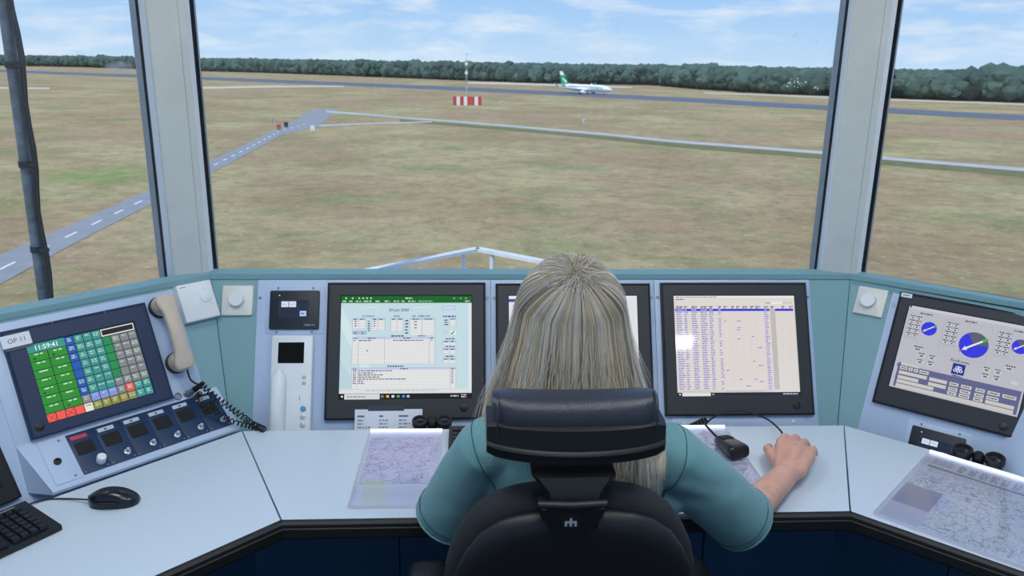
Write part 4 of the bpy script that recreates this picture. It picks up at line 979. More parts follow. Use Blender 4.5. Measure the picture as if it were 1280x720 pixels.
# small black operator displays (one on the centre console, one on the right)
def op_display(pl, u0, u1, v0, v1, label):
    cu, cv = (u0+u1)/2, (v0+v1)/2; w, h = u1-u0, v1-v0
    T = empty('operator_display', pl.m(cu, cv, PT), label, 'display')
    p = MB().rrect(-w/2-.013, -h/2-.014, w/2+.013, h/2+.014, .003, 0, .002, .0006, 2).build('mounting_plate', M['plate'], T)
    for x in (-w*.35, w*.36):
        for y in (h/2+.0085, -h/2-.0085): screw(p, x, y, .002, .8)
    MB().rrect(-w/2, -h/2, w/2, h/2, .004, .002, .010, .002, 3).build('bezel', M['ink'], T)
    MB().rrect(-w*.31, -h*.205, w*.29, h*.265, .001, .010, .0108, 0, 2).build('screen_surround', M['bezel'], T)
    s = Screen(w*.57, h*.44); s.rect(0, 0, 1, 1, rgb(26, 36, 62), 0)
    for x in (.06, .33): s.rect(x, .08, x+.25, .42, rgb(206, 218, 238), 1); s.dash(x+.04, x+.2, .25, .04, rgb(150, 165, 195), 2, .06)
    s.rect(.72, .64, .95, .95, rgb(176, 200, 238), 1); s.dash(.76, .91, .8, .09, rgb(90, 110, 160), 2, .1)
    d = link('display', s.mesh('display'), M['screen'], T, 0); d.location = (-.01*w, h*.03, .0112)
    MB().lathe([(.0018, .0098), (.0018, .0108)], 10, (-w*.305, h*.37, 0)).build('status_light', M['ledgreen'], T)
    t_ = MB(); add_text(t_, 'OMRON', w*.42, -h*.42, .006, .0104, 1); t_.build('lettering', M['emblem'], T, 0)
    return T
op_display(PC, -.598, -.452, .257, .373, 'small black display with three lit squares above the white intercom')
op_display(PR, .274, .412, -.495, -.394, 'small black display with a green light sunk behind the right worktop')

# white intercom with handset
IC = empty('intercom', PC.m(-.525, .10, PT), 'white wall intercom with dark little screen and handset', 'intercom')
MB().rrect(-.060, -.175, .060, .137, .006, 0, .022, .004, 3).build('housing', M['white'], IC)
MB().rrect(-.0395, .0555, .0355, .1165, .002, .0222, .0228, 0, 2).build('screen', M['glassdark'], IC)
hs = MB()
rg = []
for k in range(15):
    t_ = k/14.; y = .035-t_*.205; w = .0225*(1-.0*t_); z1 = .040+.012*sin(pi*min(t_*1.15, 1)); w *= (sin(pi*min(.5, t_*3+.12)))
    rg.append([(-.034+w*cos(a), y, .022+(z1-.022)*max(0, sin(a))**.6 if 0 < a < pi else .0225) for a in [pi*j/10 for j in range(11)]])
hs.loft([r[::-1] for r in rg]); hs.build('handset', M['white'], IC, 60)
for y, m_, r in ((.014, 'knob', .0055), (-.003, 'knob', .0055), (-.077, 'btnblue', .0085), (-.100, 'knob', .008), (-.123, 'knob', .008)):
    if m_ == 'btnblue' and m_ not in M: M[m_] = mat('blue_button', rgb(90, 150, 200), .4)
    MB().lathe([(r, .0215), (r, .0235), (r*.8, .0245)], 20, (.038, y, 0)).build('button', M[m_], IC)
MB().box(.026, -.052, .0221, .0272, -.04, .0226).build('mark', M['bezel'], IC, 0)

# beige handset on its cups
PH = empty('telephone_handset', PL.m(-.176, -.139, PT), 'beige telephone handset hanging on the side console', 'telephone')
def path_pt(t):       # t -1..1 along v ; returns (v, n)
    return (.094*t, .050+.014*(1-t*t))
rg = []
sec = 16
for k in range(25):
    t = -1+2*k/24.; v, n = path_pt(t); e_ = max(0, abs(t)-.62)/.38
    wu = .0205+.008*min(1, e_*2); wn = .013+.0*e_; q = 1
    if abs(t) > .94: q = .82
    rg.append([(wu*q*(abs(cos(a))**.6)*(1 if cos(a) >= 0 else -1), v+.012*t*e_, n+wn*q*(abs(sin(a))**.6)*(1 if sin(a) >= 0 else -1)) for a in [2*pi*j/sec for j in range(sec)]])
MB().loft(rg).build('grip', M['beige'], PH, 60)
for s in (1, -1):
    cp = MB().lathe([(.024, .014), (.029, .018), (.030, .034), (.027, .046), (.02, .05)], 24, (0, s*.082, 0)).build('ear_cup' if s > 0 else 'mouth_cup', M['beige'], PH)
    MB().lathe([(.031, .0), (.031, .012), (.026, .0155)], 24, (0, s*.082, 0)).build('cradle_cup', M['rubber'], PH)
# curly cord
def coil(pts, r, turns, wire):
    cum = [0]
    for a, b in zip(pts, pts[1:]): cum.append(cum[-1]+(b-a).length)
    out = []; n = int(turns*9)
    def samp(s):
        for i in range(len(pts)-1):
            if s <= cum[i+1] or i == len(pts)-2: return pts[i].lerp(pts[i+1], (s-cum[i])/max(1e-9, cum[i+1]-cum[i]))
    for k in range(n+1):
        s = cum[-1]*k/n; p = samp(s); d = (samp(min(cum[-1], s+.004))-samp(max(0, s-.004))).normalized(); a = d.cross(V((0, 0, 1))).normalized(); b = d.cross(a); f = 2*pi*k/9
        out.append(p+(a*cos(f)+b*sin(f))*r)
    return out
def smoothpts(p, n=8):
    out = []
    for i in range(len(p)-1):
        p0 = p[max(i-1, 0)]; p1 = p[i]; p2 = p[i+1]; p3 = p[min(i+2, len(p)-1)]
        for k in range(n):
            t = k/n; out.append(.5*((2*p1)+(p2-p0)*t+(2*p0-5*p1+4*p2-p3)*t*t+(3*p1-p0-3*p2+p3)*t**3))
    return out+[p[-1]]
def plpx(pl, x, y, n): 
    q = pl.pt(0, 0, n); return onpl(x, y, q, pl.n)
CC = empty('curly_cord', plpx(PL, 236, 464, .03), 'curly black cord running from the beige handset over the speaker panel', 'cord')
o_ = CC.matrix_world.translation.copy()
lead = smoothpts([plpx(PL, 234, 462, .045), plpx(PL, 238, 474, .045), plpx(PL, 246, 480, .05), plpx(PL, 253, 482, .055)])
MB().tube([p-o_ for p in lead], .0028, 8).build('straight_lead', M['cable'], CC, 60)
cpts = smoothpts([plpx(PL, 253, 482, .055), plpx(PL, 270, 497, .07), plpx(PL, 286, 508, .085), plpx(PL, 302, 520, .10), plpx(PL, 316, 530, .09), onz(330, 537, .752)])
MB().tube([p-o_ for p in coil(cpts, .0082, 20, 0)], .0021, 6).build('coil', M['cable'], CC, 60)
c2 = smoothpts([plpx(PL, 250, 491, .02), plpx(PL, 246, 500, .06), plpx(PL, 262, 511, .075), plpx(PL, 278, 520, .085), plpx(PL, 294, 528, .09), plpx(PL, 312, 533, .08), plpx(PL, 326, 539, .06)])
CC2 = empty('curly_cord', o_, 'second curly black cord plugged in above the speaker panel', 'cord')
MB().tube([p-o_ for p in coil(c2, .0062, 21, 0)], .0019, 6).build('coil', M['cable'], CC2, 60)
# sockets above the speaker panel
for px, lab in (((221, 496), 'round metal socket above the speaker panel'), ((233, 493), 'metal socket with a black plug above the speaker panel')):
    u, v = PL.at(*px); T = empty('socket', PL.m(u, v, PT), lab, 'socket')
    MB().lathe([(.011, 0), (.011, .004), (.0085, .006), (.0085, .003), (.004, .003)], 20).build('socket_ring', M['steel'], T)
    if px[0] == 233:
        MB().cyl((0, 0, .002), (.012, .006, .03), .008, .009, 14).build('plug_sleeve', M['steel'], T); MB().cyl((.012, .006, .03), (.028, .016, .06), .0085, .006, 14).build('plug_body', M['rubber'], T)

# ------------------------------------------------------------------ speaker wedge on the left worktop
vt_, nt_ = -.318, PT
wp = onz(180, 576.5, DZ+.001)-PL.p
vf, nf = wp.dot(PL.v), wp.dot(PL.n)
SPK = empty('speaker_unit', PL.m(0, 0, 0), 'sloping grey speaker box with six speakers and knobs on the left worktop', 'speaker panel')
u0, u1 = -.577, -.085
prof = [(vt_, nt_), (vf, nf), (vf-.006, nf-.003), (vt_-.115, nt_)]
b = MB(); b.loft([[(u1, v, n) for v, n in prof], [(u0, v, n) if k in (1, 2) else (u0-(.030 if k == 0 else .034), v, n) for k, (v, n) in enumerate(prof)]]); b.build('housing', M['plate'], SPK, 0)
fv = V((0, vt_-vf, nt_-nf)); flen = fv.length; fv.normalize(); fn_ = V((1, 0, 0)).cross(fv)
FM = Matrix(((1, fv.x, fn_.x, 0), (0, fv.y, fn_.y, vf), (0, fv.z, fn_.z, nf), (0, 0, 0, 1)))      # face frame: x along u, y up the slope
FW = PL.m() @ FM
fo = FW.translation.copy(); fnw = V((FW[0][2], FW[1][2], FW[2][2])); fuw = V((FW[0][0], FW[1][0], FW[2][0])); fvw = V((FW[0][1], FW[1][1], FW[2][1]))
def face_at(x, y):
    q = onpl(x, y, fo, fnw)-fo; return q.dot(fuw), q.dot(fvw)
def fbuild(mb, name, m, parent, smooth=40):
    return mb.xf(FM).build(name, M[m], parent, smooth)
a = [face_at(*q) for q in ((77, 545), (109, 593.5), (297, 529), (262, 495))]
bu0 = (a[0][0]+a[1][0])/2; bu1 = (a[2][0]+a[3][0])/2; bv0 = .018; bv1 = flen-.012
bu1 = min(bu1, u1-.012); M['label_red'] = mat('red_label', rgb(190, 60, 84), .5); M['label_grey'] = mat('pale_label', rgb(190, 198, 208), .5)
fbuild(MB().rrect(bu0, bv0, bu1, bv1, .001, 0, .0012, 0, 2), 'module_backing', 'panelblue', SPK)
mw = (bu1-bu0)/6
fbuild(MB().rrect(u0+.012, .014, bu0-.003, flen-.008, .002, 0, .002, .0006, 2), 'end_plate', 'plate', SPK)
fbuild(MB().lathe([(.009, 0), (.009, .004), (.006, .004), (.005, .001)], 18, ((u0+bu0)/2-.002, flen*.5, .002)), 'jack_socket', 'rubber', SPK)
def fscrew(u, v, s=.7):
    o = D.objects.new('screw', scr_me); COL.objects.link(o); o.parent = SPK; o.matrix_local = FM @ Matrix.Translation((u, v, .002)) @ Matrix.Scale(s, 4); return o
fscrew(bu0-.018, flen-.02); fscrew(bu0-.018, .024)
for k in range(6):
    a0 = bu0+k*mw+.0003; a1 = bu0+(k+1)*mw-.0003; c_ = (a0+a1)/2
    md = fbuild(MB().rrect(a0, bv0, a1, bv1, .001, 0, .0025, .0005, 2), 'speaker_module', 'panelblue', SPK)
    fbuild(MB().rrect(c_-mw*.40, bv1-.020, c_+mw*.2, bv1-.009, .001, .0025, .0035, 0, 2), 'label_strip', 'label_red' if k == 0 else 'label_grey', md)
    if k: fbuild(MB().box(c_-mw*.16, bv1-.017, .0035, c_-mw*.06, bv1-.013, .0037), 'label_mark', 'bezel', md)
    fbuild(MB().rrect(c_-mw*.38, bv1-.068, c_+mw*.28, bv1-.030, .002, .0025, .0032, 0, 2), 'speaker_grille', 'grille', md)
    r = .0115 if k == 0 else .0075; ku, kv = c_+mw*.22, bv0+.022
    if k == 0: fbuild(MB().lathe([(r, .0025), (r, .021), (r*.85, .024)], 24, (ku, kv, 0)), 'knob', 'white', md)
    else: fbuild(MB().lathe([(r*1.1, .0025), (r*1.1, .006), (r*.62, .007), (r*.58, .0185), (r*.4, .020)], 20, (ku, kv, 0)), 'knob', 'knob', md)
    fscrew(a0+.006, bv0+.006, .4); fscrew(a1-.006, bv0+.006, .4)
MB().rrect(-.06, -.1, .0, -.09, .001, 0, .001, 0, 2)
for t in (.3, .7):
    o = D.objects.new('screw', scr_me); COL.objects.link(o); o.parent = SPK
    q = V((0, vf, nf)).lerp(V((0, vt_-.115, nt_)), .25+.4*t).lerp(V((0, vt_, nt_)), .12); o.location = (u0, q.y, q.z); o.rotation_euler = (0, -pi/2, 0); o.scale = (.8, .8, .8)

# ------------------------------------------------------------------ things on the worktops
def deskm(p, ang=0, z=DZ): return Matrix.Translation((p.x, p.y, z)) @ Matrix.Rotation(ang, 4, 'Z')
def mouse(name, m_, label):
    T = empty(name, m_, label, 'computer mouse'); b = MB(); rg = []
    for k in range(13):     # y: front (+) to back (-)
        t = k/12.; y = .056-.112*t; w = .031*sqrt(max(.02, 1-(abs(2*t-1.04))**3.2))*(1-.08*sin(pi*t)); h = .010+.028*sin(pi*min(1, (.12+t*.85)))**.9
        rg.append([(w*(abs(cos(a))**.7)*(1 if cos(a) > 0 else -1), y, .0012+(h if sin(a) > 0 else .0)*abs(sin(a))**.75) for a in [2*pi*j/20 for j in range(20)]])
    b.loft(rg).build('shell', M['mouse'], T, 70)
    MB().tube([(0, .052, .021), (0, .038, .0285), (0, .024, .034)], .0035, 8).build('scroll_wheel', M['rubber'], T)
    MB().tube([(-.0315, .02, .016), (-.034, .0, .018), (-.033, -.02, .016)], .003, 8).build('side_button', M['rubber'], T); return T
mL = (onz(107, 620, DZ+.015)+onz(178, 617, DZ+.015))/2; dv = onz(107, 620, DZ+.015)-onz(178, 617, DZ+.015)
MS1 = mouse('computer_mouse', deskm(onz(143, 629, DZ), math.atan2(dv.y, dv.x)-pi/2), 'black corded mouse on the left worktop beside the keyboard')
mR = onz(985, 569, DZ)
MS2 = mouse('computer_mouse', deskm(mR, radians(-14)), 'black corded mouse held under the hand')
def cord(name, pts, r, label):
    p = smoothpts(pts, 6); T = empty(name, p[0], label, 'cable'); MB().tube([q-p[0] for q in p], r, 8).build('cable', M['cable'], T, 60)
    return T
nose = MS1.matrix_world @ V((0, .054, .012))
cord('mouse_cable', [nose, onz(85, 623.5, DZ+.004), onz(60, 624, DZ+.003), onz(40, 629, DZ+.003), onz(20, 640, DZ+.003), onz(-20, 648, DZ+.003)], .002, 'thin black cable of the mouse on the left worktop')
nose = MS2.matrix_world @ V((0, .054, .012))
ym = 2.10
cord('mouse_cable', [nose, onz(977, 540, .765), ony(962, 526, 2.08), ony(945, 518, 2.09), ony(925, 513, 2.10), ony(905, 515, 2.10), ony(890, 523, 2.10), ony(882, 530, 2.12)], .0026, 'black cable of the hand-held mouse arching in front of the list monitor')
def keyboard(m_, label, lw=.44, ld=.15, rows=6, numpad=True):
    T = empty('computer_keyboard', m_, label, 'keyboard')
    b = MB(); b.loft([[(-lw/2, -ld/2, .002), (lw/2, -ld/2, .002), (lw/2, -ld/2, .014), (-lw/2, -ld/2, .014)][::1], [(-lw/2, ld/2, .002), (lw/2, ld/2, .002), (lw/2, ld/2, .024), (-lw/2, ld/2, .024)]][::-1]); b.build('case', M['bezel_blk'], T, 0)
    km = MB(); km.loft([[(-.0085, -.0085, 0), (.0085, -.0085, 0), (.0085, .0085, 0), (-.0085, .0085, 0)], [(-.0068, -.0065, .007), (.0068, -.0065, .007), (.0068, .0075, .007), (-.0068, .0075, .007)]]); me = km.mesh('key'); me.materials.append(M['keys'])
    blocks = [(-lw/2+.018, 8, False), (-lw/2+.018+8*.0188+.008, 4, False)] if lw < .3 else [(-lw/2+.018, 15, True), (-lw/2+.018+15*.0188+.01, 3, False), (-lw/2+.018+18*.0188+.02, 4, False)]
    for x0, nc, main in blocks:
        for r in range(6):
            y = -ld/2+.018+r*.0192+(.006 if r == 5 else 0); c = 0
            while c < nc:
                wk = 1
                if main and r == 0 and c == 4: wk = 6
                o = D.objects.new('key', me); COL.objects.link(o); o.parent = T; o.location = (x0+(c+wk/2.-.5)*.0188, y, .0155+.010*(y+ld/2)/ld); o.scale.x = (wk*.0188-.0018)/.017
                c += wk
    return T
M['keys'] = mat('dark_keys', rgb(24, 26, 34), .45, var=.1, scale=300)
k1, k2, k3 = onz(75, 658, DZ+.01), onz(40, 628, DZ+.01), onz(0, 693, DZ+.01)
dvk = (k1-k3).normalized()
ka = math.atan2(dvk.y, dvk.x); xax = V((cos(ka), sin(ka), 0)); yax = V((-sin(ka), cos(ka), 0))
kc = k1-xax*.13+yax*.072
KB = keyboard(deskm(kc, ka), 'black keyboard on the left worktop beside the mouse', .265)
t_ = MB(); t_.box(.06, .0655, .0232, .105, .0685, .0238); t_.build('lettering', M['knob'], KB, 0)
keyboard(deskm(V((-.066+.225, 1.985, 0)), radians(0)), 'black keyboard mostly hidden in front of the seated person')

# acrylic chart holders
def chart_mat(name, base, c1, c2, scale, seed):
    m = mat(name, base, .75); t = m.node_tree; b = t.nodes['Principled BSDF']; c = t.nodes.new('ShaderNodeTexCoord')
    mp2 = t.nodes.new('ShaderNodeMapping'); mp2.inputs['Location'].default_value = (seed, seed*.3, 0); t.links.new(c.outputs['Object'], mp2.inputs[0])
    def band(scale_, det, mid, wd, dist=.0):
        n = t.nodes.new('ShaderNodeTexNoise'); n.inputs['Scale'].default_value = scale_; n.inputs['Detail'].default_value = det; n.inputs['Distortion'].default_value = dist; t.links.new(mp2.outputs[0], n.inputs['Vector'])
        s = t.nodes.new('ShaderNodeMath'); s.operation = 'SUBTRACT'; s.inputs[1].default_value = mid; t.links.new(n.outputs['Fac'], s.inputs[0])
        a_ = t.nodes.new('ShaderNodeMath'); a_.operation = 'ABSOLUTE'; t.links.new(s.outputs[0], a_.inputs[0])
        l = t.nodes.new('ShaderNodeMath'); l.operation = 'LESS_THAN'; l.inputs[1].default_value = wd; t.links.new(a_.outputs[0], l.inputs[0]); return l.outputs[0]
    def mixc(f, a_, c_, k=1.0):
        x = t.nodes.new('ShaderNodeMixRGB'); mu = t.nodes.new('ShaderNodeMath'); mu.operation = 'MULTIPLY'; mu.inputs[1].default_value = k; t.links.new(f, mu.inputs[0]); t.links.new(mu.outputs[0], x.inputs[0])
        if isinstance(a_, tuple): x.inputs[1].default_value = a_
        else: t.links.new(a_, x.inputs[1])
        x.inputs[2].default_value = c_; return x.outputs[0]
    n = t.nodes.new('ShaderNodeTexNoise'); n.inputs['Scale'].default_value = scale*1.2; n.inputs['Detail'].default_value = 4; t.links.new(mp2.outputs[0], n.inputs['Vector'])
    col = mixc(n.outputs['Fac'], base, c2, .55)
    v_ = t.nodes.new('ShaderNodeTexVoronoi'); v_.feature = 'DISTANCE_TO_EDGE'; v_.inputs['Scale'].default_value = scale*6; t.links.new(mp2.outputs[0], v_.inputs['Vector'])
    l = t.nodes.new('ShaderNodeMath'); l.operation = 'LESS_THAN'; l.inputs[1].default_value = .03; t.links.new(v_.outputs['Distance'], l.inputs[0])
    col = mixc(l.outputs[0], col, rgb(150, 152, 186), .5)
    col = mixc(band(scale*2.4, 5, .5, .011), col, c1, .75)
    col = mixc(band(scale*5, 4, .47, .018, .4), col, rgb(140, 140, 172), .5)
    t.links.new(col, b.inputs['Base Color']); return m
def ortho(tl, tr, bl):
    tl, tr, bl = V(tl), V(tr), V(bl); x = (tr-tl); w = x.length; x.normalize(); y = V((-x.y, x.x, 0)); h = abs((bl-tl).dot(y)); return tl, x, y, w, h
def holder(tl, x, y, w, h, label, label_map, mm, draw=None, led=True, split=.0):
    ctr = tl+x*(w/2)-y*(h/2); ang = math.atan2(x.y, x.x)
    P_ = empty('chart', deskm(ctr, ang, DZ+.0005), label_map, 'chart')
    MB().box(-w/2+.008, -h/2+.006, 0, w/2-.006, h/2-.012, .0008).build('chart_paper', mm, P_, 0)
    if draw:
        s = Screen(w-.014, h-.018); draw(s); d = link('print', s.mesh('print'), M['print'], P_, 0); d.location = (0, 0, .0010)
    A_ = empty('acrylic_sheet', deskm(ctr, ang, DZ+.003), label, 'acrylic sheet')
    MB().box(-w/2, -h/2, 0, w/2, h/2, .006).build('plate', M['acrylic'], A_, 0)
    if led:
        MB().box(-w/2, h/2+.0006, -.001, w/2, h/2+.005, .0065).build('led_bar', M['led'], A_, 0)
    for nm, q in (('lit_edge', (-w/2-.0012, -h/2, 0, -w/2-.0002, h/2, .006)), ('lit_edge', (w/2+.0002, -h/2, 0, w/2+.0012, h/2, .006)), ('lit_edge', (-w/2, -h/2-.0012, 0, w/2, -h/2-.0002, .006))):
        MB().box(*q).build(nm, M['litedge'], A_, 0)
    return A_
M['litedge'] = emat('edge_glow', rgb(196, 204, 232), .55)
cm1 = chart_mat('chart_lilac', rgb(206, 208, 236), rgb(150, 112, 130), rgb(186, 190, 226), 9, 3.1)
cm2 = chart_mat('chart_white', rgb(216, 220, 234), rgb(170, 170, 190), rgb(206, 210, 226), 7, 8.3)
cm3 = chart_mat('chart_green', rgb(212, 220, 228), rgb(130, 138, 160), rgb(188, 210, 190), 9, 5.7)
def dr1(s):
    s.rect(0, .0, 1, .05, rgb(206, 208, 236), 1); s.dash(.03, .95, .09, .008, rgb(140, 140, 180), 2, .02)
    for k in range(12): s.dash(.02, .09, .1+k*.045, .006, rgb(140, 140, 185), 2, .02)
    s.rect(0, .74, 1, 1, rgb(214, 222, 240), 1); s.rect(.04, .70, .34, .74, rgb(196, 204, 160), 2); s.rect(.1, .74, .42, 1, rgb(216, 224, 218), 2)
    for k in range(9): s.rect(.45+k*.035, .69-.02*(k % 3), .457+k*.035, .73, rgb(130, 140, 190), 2)
    s.poly([(.8, .66), (.84, .66), (.82, .63)], rgb(70, 60, 90), 2)
def dr3(s):
    s.rect(0, 0, 1, .27, rgb(206, 208, 218), 1)
    for k in range(5): s.dash(.04, .16, .04+k*.018, .008, rgb(130, 134, 150), 2, .03)
    for c in range(12): 
        x = .2+c*.065
        for r in range(4): s.dash(x, x+.045, .05+r*.026, .012, rgb(100, 104, 132), 2, .03)
    s.rect(.03, .155, .62, .167, rgb(160, 160, 60), 2); s.rect(.03, .167, .62, .185, rgb(100, 128, 170), 2); s.rect(.66, .16, 1, .167, rgb(176, 176, 96), 2)
    for r in range(3): s.dash(.05, .55, .20+r*.022, .008, rgb(140, 142, 160), 2, .04)
    for k in range(60):
        x, y = random.uniform(.02, .98), random.uniform(.28, .5); s.line(x, y, x+random.uniform(-.05, .05), y+random.uniform(-.03, .03), .0016, rgb(70, 74, 90), 2)
    s.rect(0, .5, .22, .78, rgb(142, 144, 158), 2); s.rect(0, .78, .22, 1, rgb(186, 188, 206), 2); s.rect(.84, .86, 1, 1, rgb(160, 160, 184), 2)
h1 = ortho(onz(463, 538.5, DZ+.006), onz(553, 538, DZ+.006), onz(444, 633, DZ+.006))
holder(*h1, 'clear acrylic sheet with lit top edge left of the seated person', 'lilac route chart with red lines under the lit acrylic sheet left of the person', cm1, dr1)
tl = V((.44, 2.076, 0)); holder(tl, V((1, 0, 0)), V((0, 1, 0)), .29, .36, 'clear acrylic sheet under the black hand microphone', 'pale white chart under the acrylic sheet beside the hand microphone', cm2)
a_, b_, c_ = onz(1162, 564, DZ+.006), onz(1280, 596, DZ+.006), onz(1092, 641, DZ+.006)
yv = (a_-c_); yv.z = 0; yv.normalize(); xv = V((yv.y, -yv.x, 0))
holder(V((a_.x, a_.y, 0)), xv, yv, .40, (a_-c_).length, 'large clear acrylic sheet with lit edge on the right worktop', 'large green and grey airspace chart under acrylic on the right worktop', cm3, dr3)

# hand microphone
MC = empty('hand_microphone', deskm(onz(912, 567, DZ), radians(14), DZ+.0095), 'black hand-held radio microphone lying on the acrylic sheet', 'microphone')
rg = []
for k, (y, w, h) in enumerate(((.052, .014, .014), (.046, .021, .021), (.025, .024, .027), (0, .026, .031), (-.026, .030, .034), (-.040, .031, .034), (-.047, .028, .029))):
    rg.append([(w*(abs(cos(a))**.55)*(1 if cos(a) > 0 else -1), y, h/2+h/2*(abs(sin(a))**.55)*(1 if sin(a) > 0 else -1)) for a in [2*pi*j/20 for j in range(20)]])
MB().loft(rg).build('case', M['mouse'], MC, 55)
for k in range(5): MB().box(-.017, .012+k*.0065, .0275-.0012*k, .017, .015+k*.0065, .0305-.0014*k).build('grille_rib', M['rubber'], MC, 0)
MB().rrect(-.02, -.044, .02, -.03, .003, .030, .0352, .001, 2).build('label_plate', M['bezel'], MC)
MB().box(-.024, -.0485, .006, .024, -.046, .024).build('end_plate', M['rubber'], MC, 0)
top = MC.matrix_world @ V((0, .05, .012))
HC = empty('microphone_cable', top, 'black microphone cable with curly strain relief on the trough edge', 'cable')
q = smoothpts([top, onz(896, 546, DZ+.016), ony(888, 538, 2.02), ony(882, 531, 2.06), ony(880, 527, 2.08)])
MB().tube([p-top for p in q], .0032, 8).build('cable', M['cable'], HC, 60)
st_ = [ony(881, 526, 2.10), ony(872, 530, 2.10), ony(860, 537, 2.12)]
MB().tube([p-top for p in coil(smoothpts(st_), .0085, 8, 0)], .003, 6).build('coil', M['cable'], HC, 60)
MB().tube([ony(883, 525, 2.10)-top, ony(860, 537, 2.12)-top], [.009, .004], 10).build('strain_relief', M['cable'], HC, 60)

# binoculars standing in the trough
def binoculars(base, top, side, label, r=.0205, sp=.035):
    base, top, side = V(base), V(top), V(side).normalized(); ax = (top-base).normalized(); h = (top-base).length
    fy = ax.cross(side).normalized()
    m_ = Matrix(((side.x, fy.x, ax.x, base.x), (side.y, fy.y, ax.y, base.y), (side.z, fy.z, ax.z, base.z), (0, 0, 0, 1)))
    T = empty('binoculars', m_, label, 'binoculars')
    for s in (-1, 1):
        t_ = MB().lathe([(.024, 0), (.025, .012), (.024, .03), (.021, h*.42), (.019, h*.68), (.0165, h*.76), (.0165, h*.82)], 22, (s*sp, 0, 0)).build('barrel', M['rubber'], T)
        MB().lathe([(.0165, h*.82), (r, h*.85), (r, h*.985), (r*.93, h), (r*.72, h), (r*.66, h*.965), (r*.2, h*.955)], 24, (s*sp, 0, 0)).build('eyecup', M['bezel_blk'], t_)
        MB().lathe([(r*.62, h*.962), (r*.4, h*.97), (r*.1, h*.973)], 20, (s*sp, 0, 0)).build('eyepiece_lens', M['glassdark'], t_)
    MB().rrect(-sp+.012, -.010, sp-.012, .010, .004, h*.3, h*.62, .003, 3).build('bridge', M['rubber'], T)
    MB().lathe([(.012, h*.62), (.0145, h*.66), (.0145, h*.92), (.011, h*.98), (.003, h*.985)], 20).build('focus_wheel', M['rubber'], T)
    return T
zt = ony(540, 524.5, 2.118).z
c1 = ony(540, 524.5, 2.118); binoculars((c1.x, 2.145, .656), (c1.x, 2.118, zt), (1, 0, 0), 'black binoculars standing behind the acrylic sheet left of the person', .0225)
def line_pt(x, y):   # point above the right-hand trough
    mid = (PR.pt(0, -.46)+vec2(bR)+V((0, 0, DZ)))/2; mid2 = PR.pt(0, -.46, .052); return onpl(x, y, mid2, PR.nh)
q = line_pt(1224, 566); binoculars(V((q.x, q.y, .656))-PR.nh*.03, q, PR.u, 'black binoculars standing behind the large chart on the right worktop', .0245, .038)

# ================================================================== CHAIR
CB = V((.182, 1.36, 0))
CH = empty('office_chair', CB, 'black high-back office chair with leather headrest', 'chair')
def wb(mb, name, m, parent, smooth=40, base=CB): return mb.xf(Matrix.Translation(-base)).build(name, M[m], parent, smooth)
half = [(1.028, .03), (1.026, .058), (1.020, .095), (1.008, .130), (.982, .164), (.95, .186), (.915, .202), (.87, .213), (.80, .222), (.70, .222), (.60, .208), (.54, .185), (.50, .15), (.485, .09)]
cxs = .178
def outline(scale=1, dz=0, inset=0):
    r = [(cxs+max(.005, h*scale-inset), (z-.76)*scale+.76+dz-(inset if z > .76 else -inset)) for z, h in half]
    l = [(2*cxs-x, z) for x, z in reversed(r)]
    return r+l
def lean(z): return -(z-.76)*.10
def layer(y, scale=1, dz=0, inset=0): return [(x, y+lean(z), z) for x, z in outline(scale, dz, inset)]
sh = MB(); sh.loft([layer(1.185, inset=.060), layer(1.187, inset=.030), layer(1.193, inset=.012), layer(1.203, inset=.002), layer(1.213), layer(1.226, inset=.004)])
wb(sh, 'backrest_shell', 'chair_pl', CH, 50)
cu_ = MB(); cu_.loft([layer(1.221, 1.0, .0, .004), layer(1.228, 1.03, .006), layer(1.25, 1.05, .010), layer(1.275, 1.045, .010), layer(1.298, 1.0, .006), layer(1.312, .9, 0), layer(1.316, .7, 0)])
wb(cu_, 'backrest_cushion', 'chair_fab', CH, 60)
# U-shaped cover with the maker's emblem
yb_ = 1.1825
zt_ = ony(712, 624, 1.175).z; cx_ = ony(713, 640, 1.175).x; hw_ = .054
ut = [(cx_+hw_*cos(radians(a)), zt_+.052*sin(radians(a))) for a in range(0, -181, -10)]
u_ = MB(); u_.loft([[(x, yb_+lean(z)+.03, z) for x, z in ut], [(x, yb_+lean(z)-.004, z) for x, z in ut], [(cx_+(x-cx_)*.95, yb_+lean(z)-.006, z-.002) for x, z in ut]])
UC = wb(u_, 'emblem_cover', 'chair_pl', CH, 30)
lip = MB(); lip.tube([(cx_-hw_-.002, yb_+lean(zt_)+.002, zt_+.002), (cx_, yb_+lean(zt_)-.004, zt_+.003), (cx_+hw_+.002, yb_+lean(zt_)+.002, zt_+.002)], .0075, 10)
wb(lip, 'cover_lip', 'chair_pl', CH, 60)
em = ony(712, 645.5, 1.165); yy_ = yb_+lean(em.z)-.0062
dsc = MB(); n_ = 28
ring0 = [(em.x+.0165*cos(2*pi*k/n_), yy_, em.z+.0165*sin(2*pi*k/n_)) for k in range(n_)]; ring1 = [(em.x+.0155*cos(2*pi*k/n_), yy_-.0016, em.z+.0155*sin(2*pi*k/n_)) for k in range(n_)]
dsc.loft([ring0, ring1]); o = wb(dsc, 'emblem_disc', 'bezel_blk', CH, 30)
lg = MB(); w_ = .020; x0 = em.x-w_/2; z0 = em.z-.0075; u5 = w_/5
for a0, a1, b0, b1 in ((0, 1, 0, .0092), (1, 2, .0056, .0092), (2, 3, 0, .0145), (3, 4, .0056, .0092), (4, 5, 0, .0092)):
    lg.box(x0+a0*u5+.0002, yy_-.0028, z0+b0, x0+a1*u5-.0002, yy_-.0015, z0+b1)
wb(lg, 'emblem_mark', 'emblem', CH, 0)
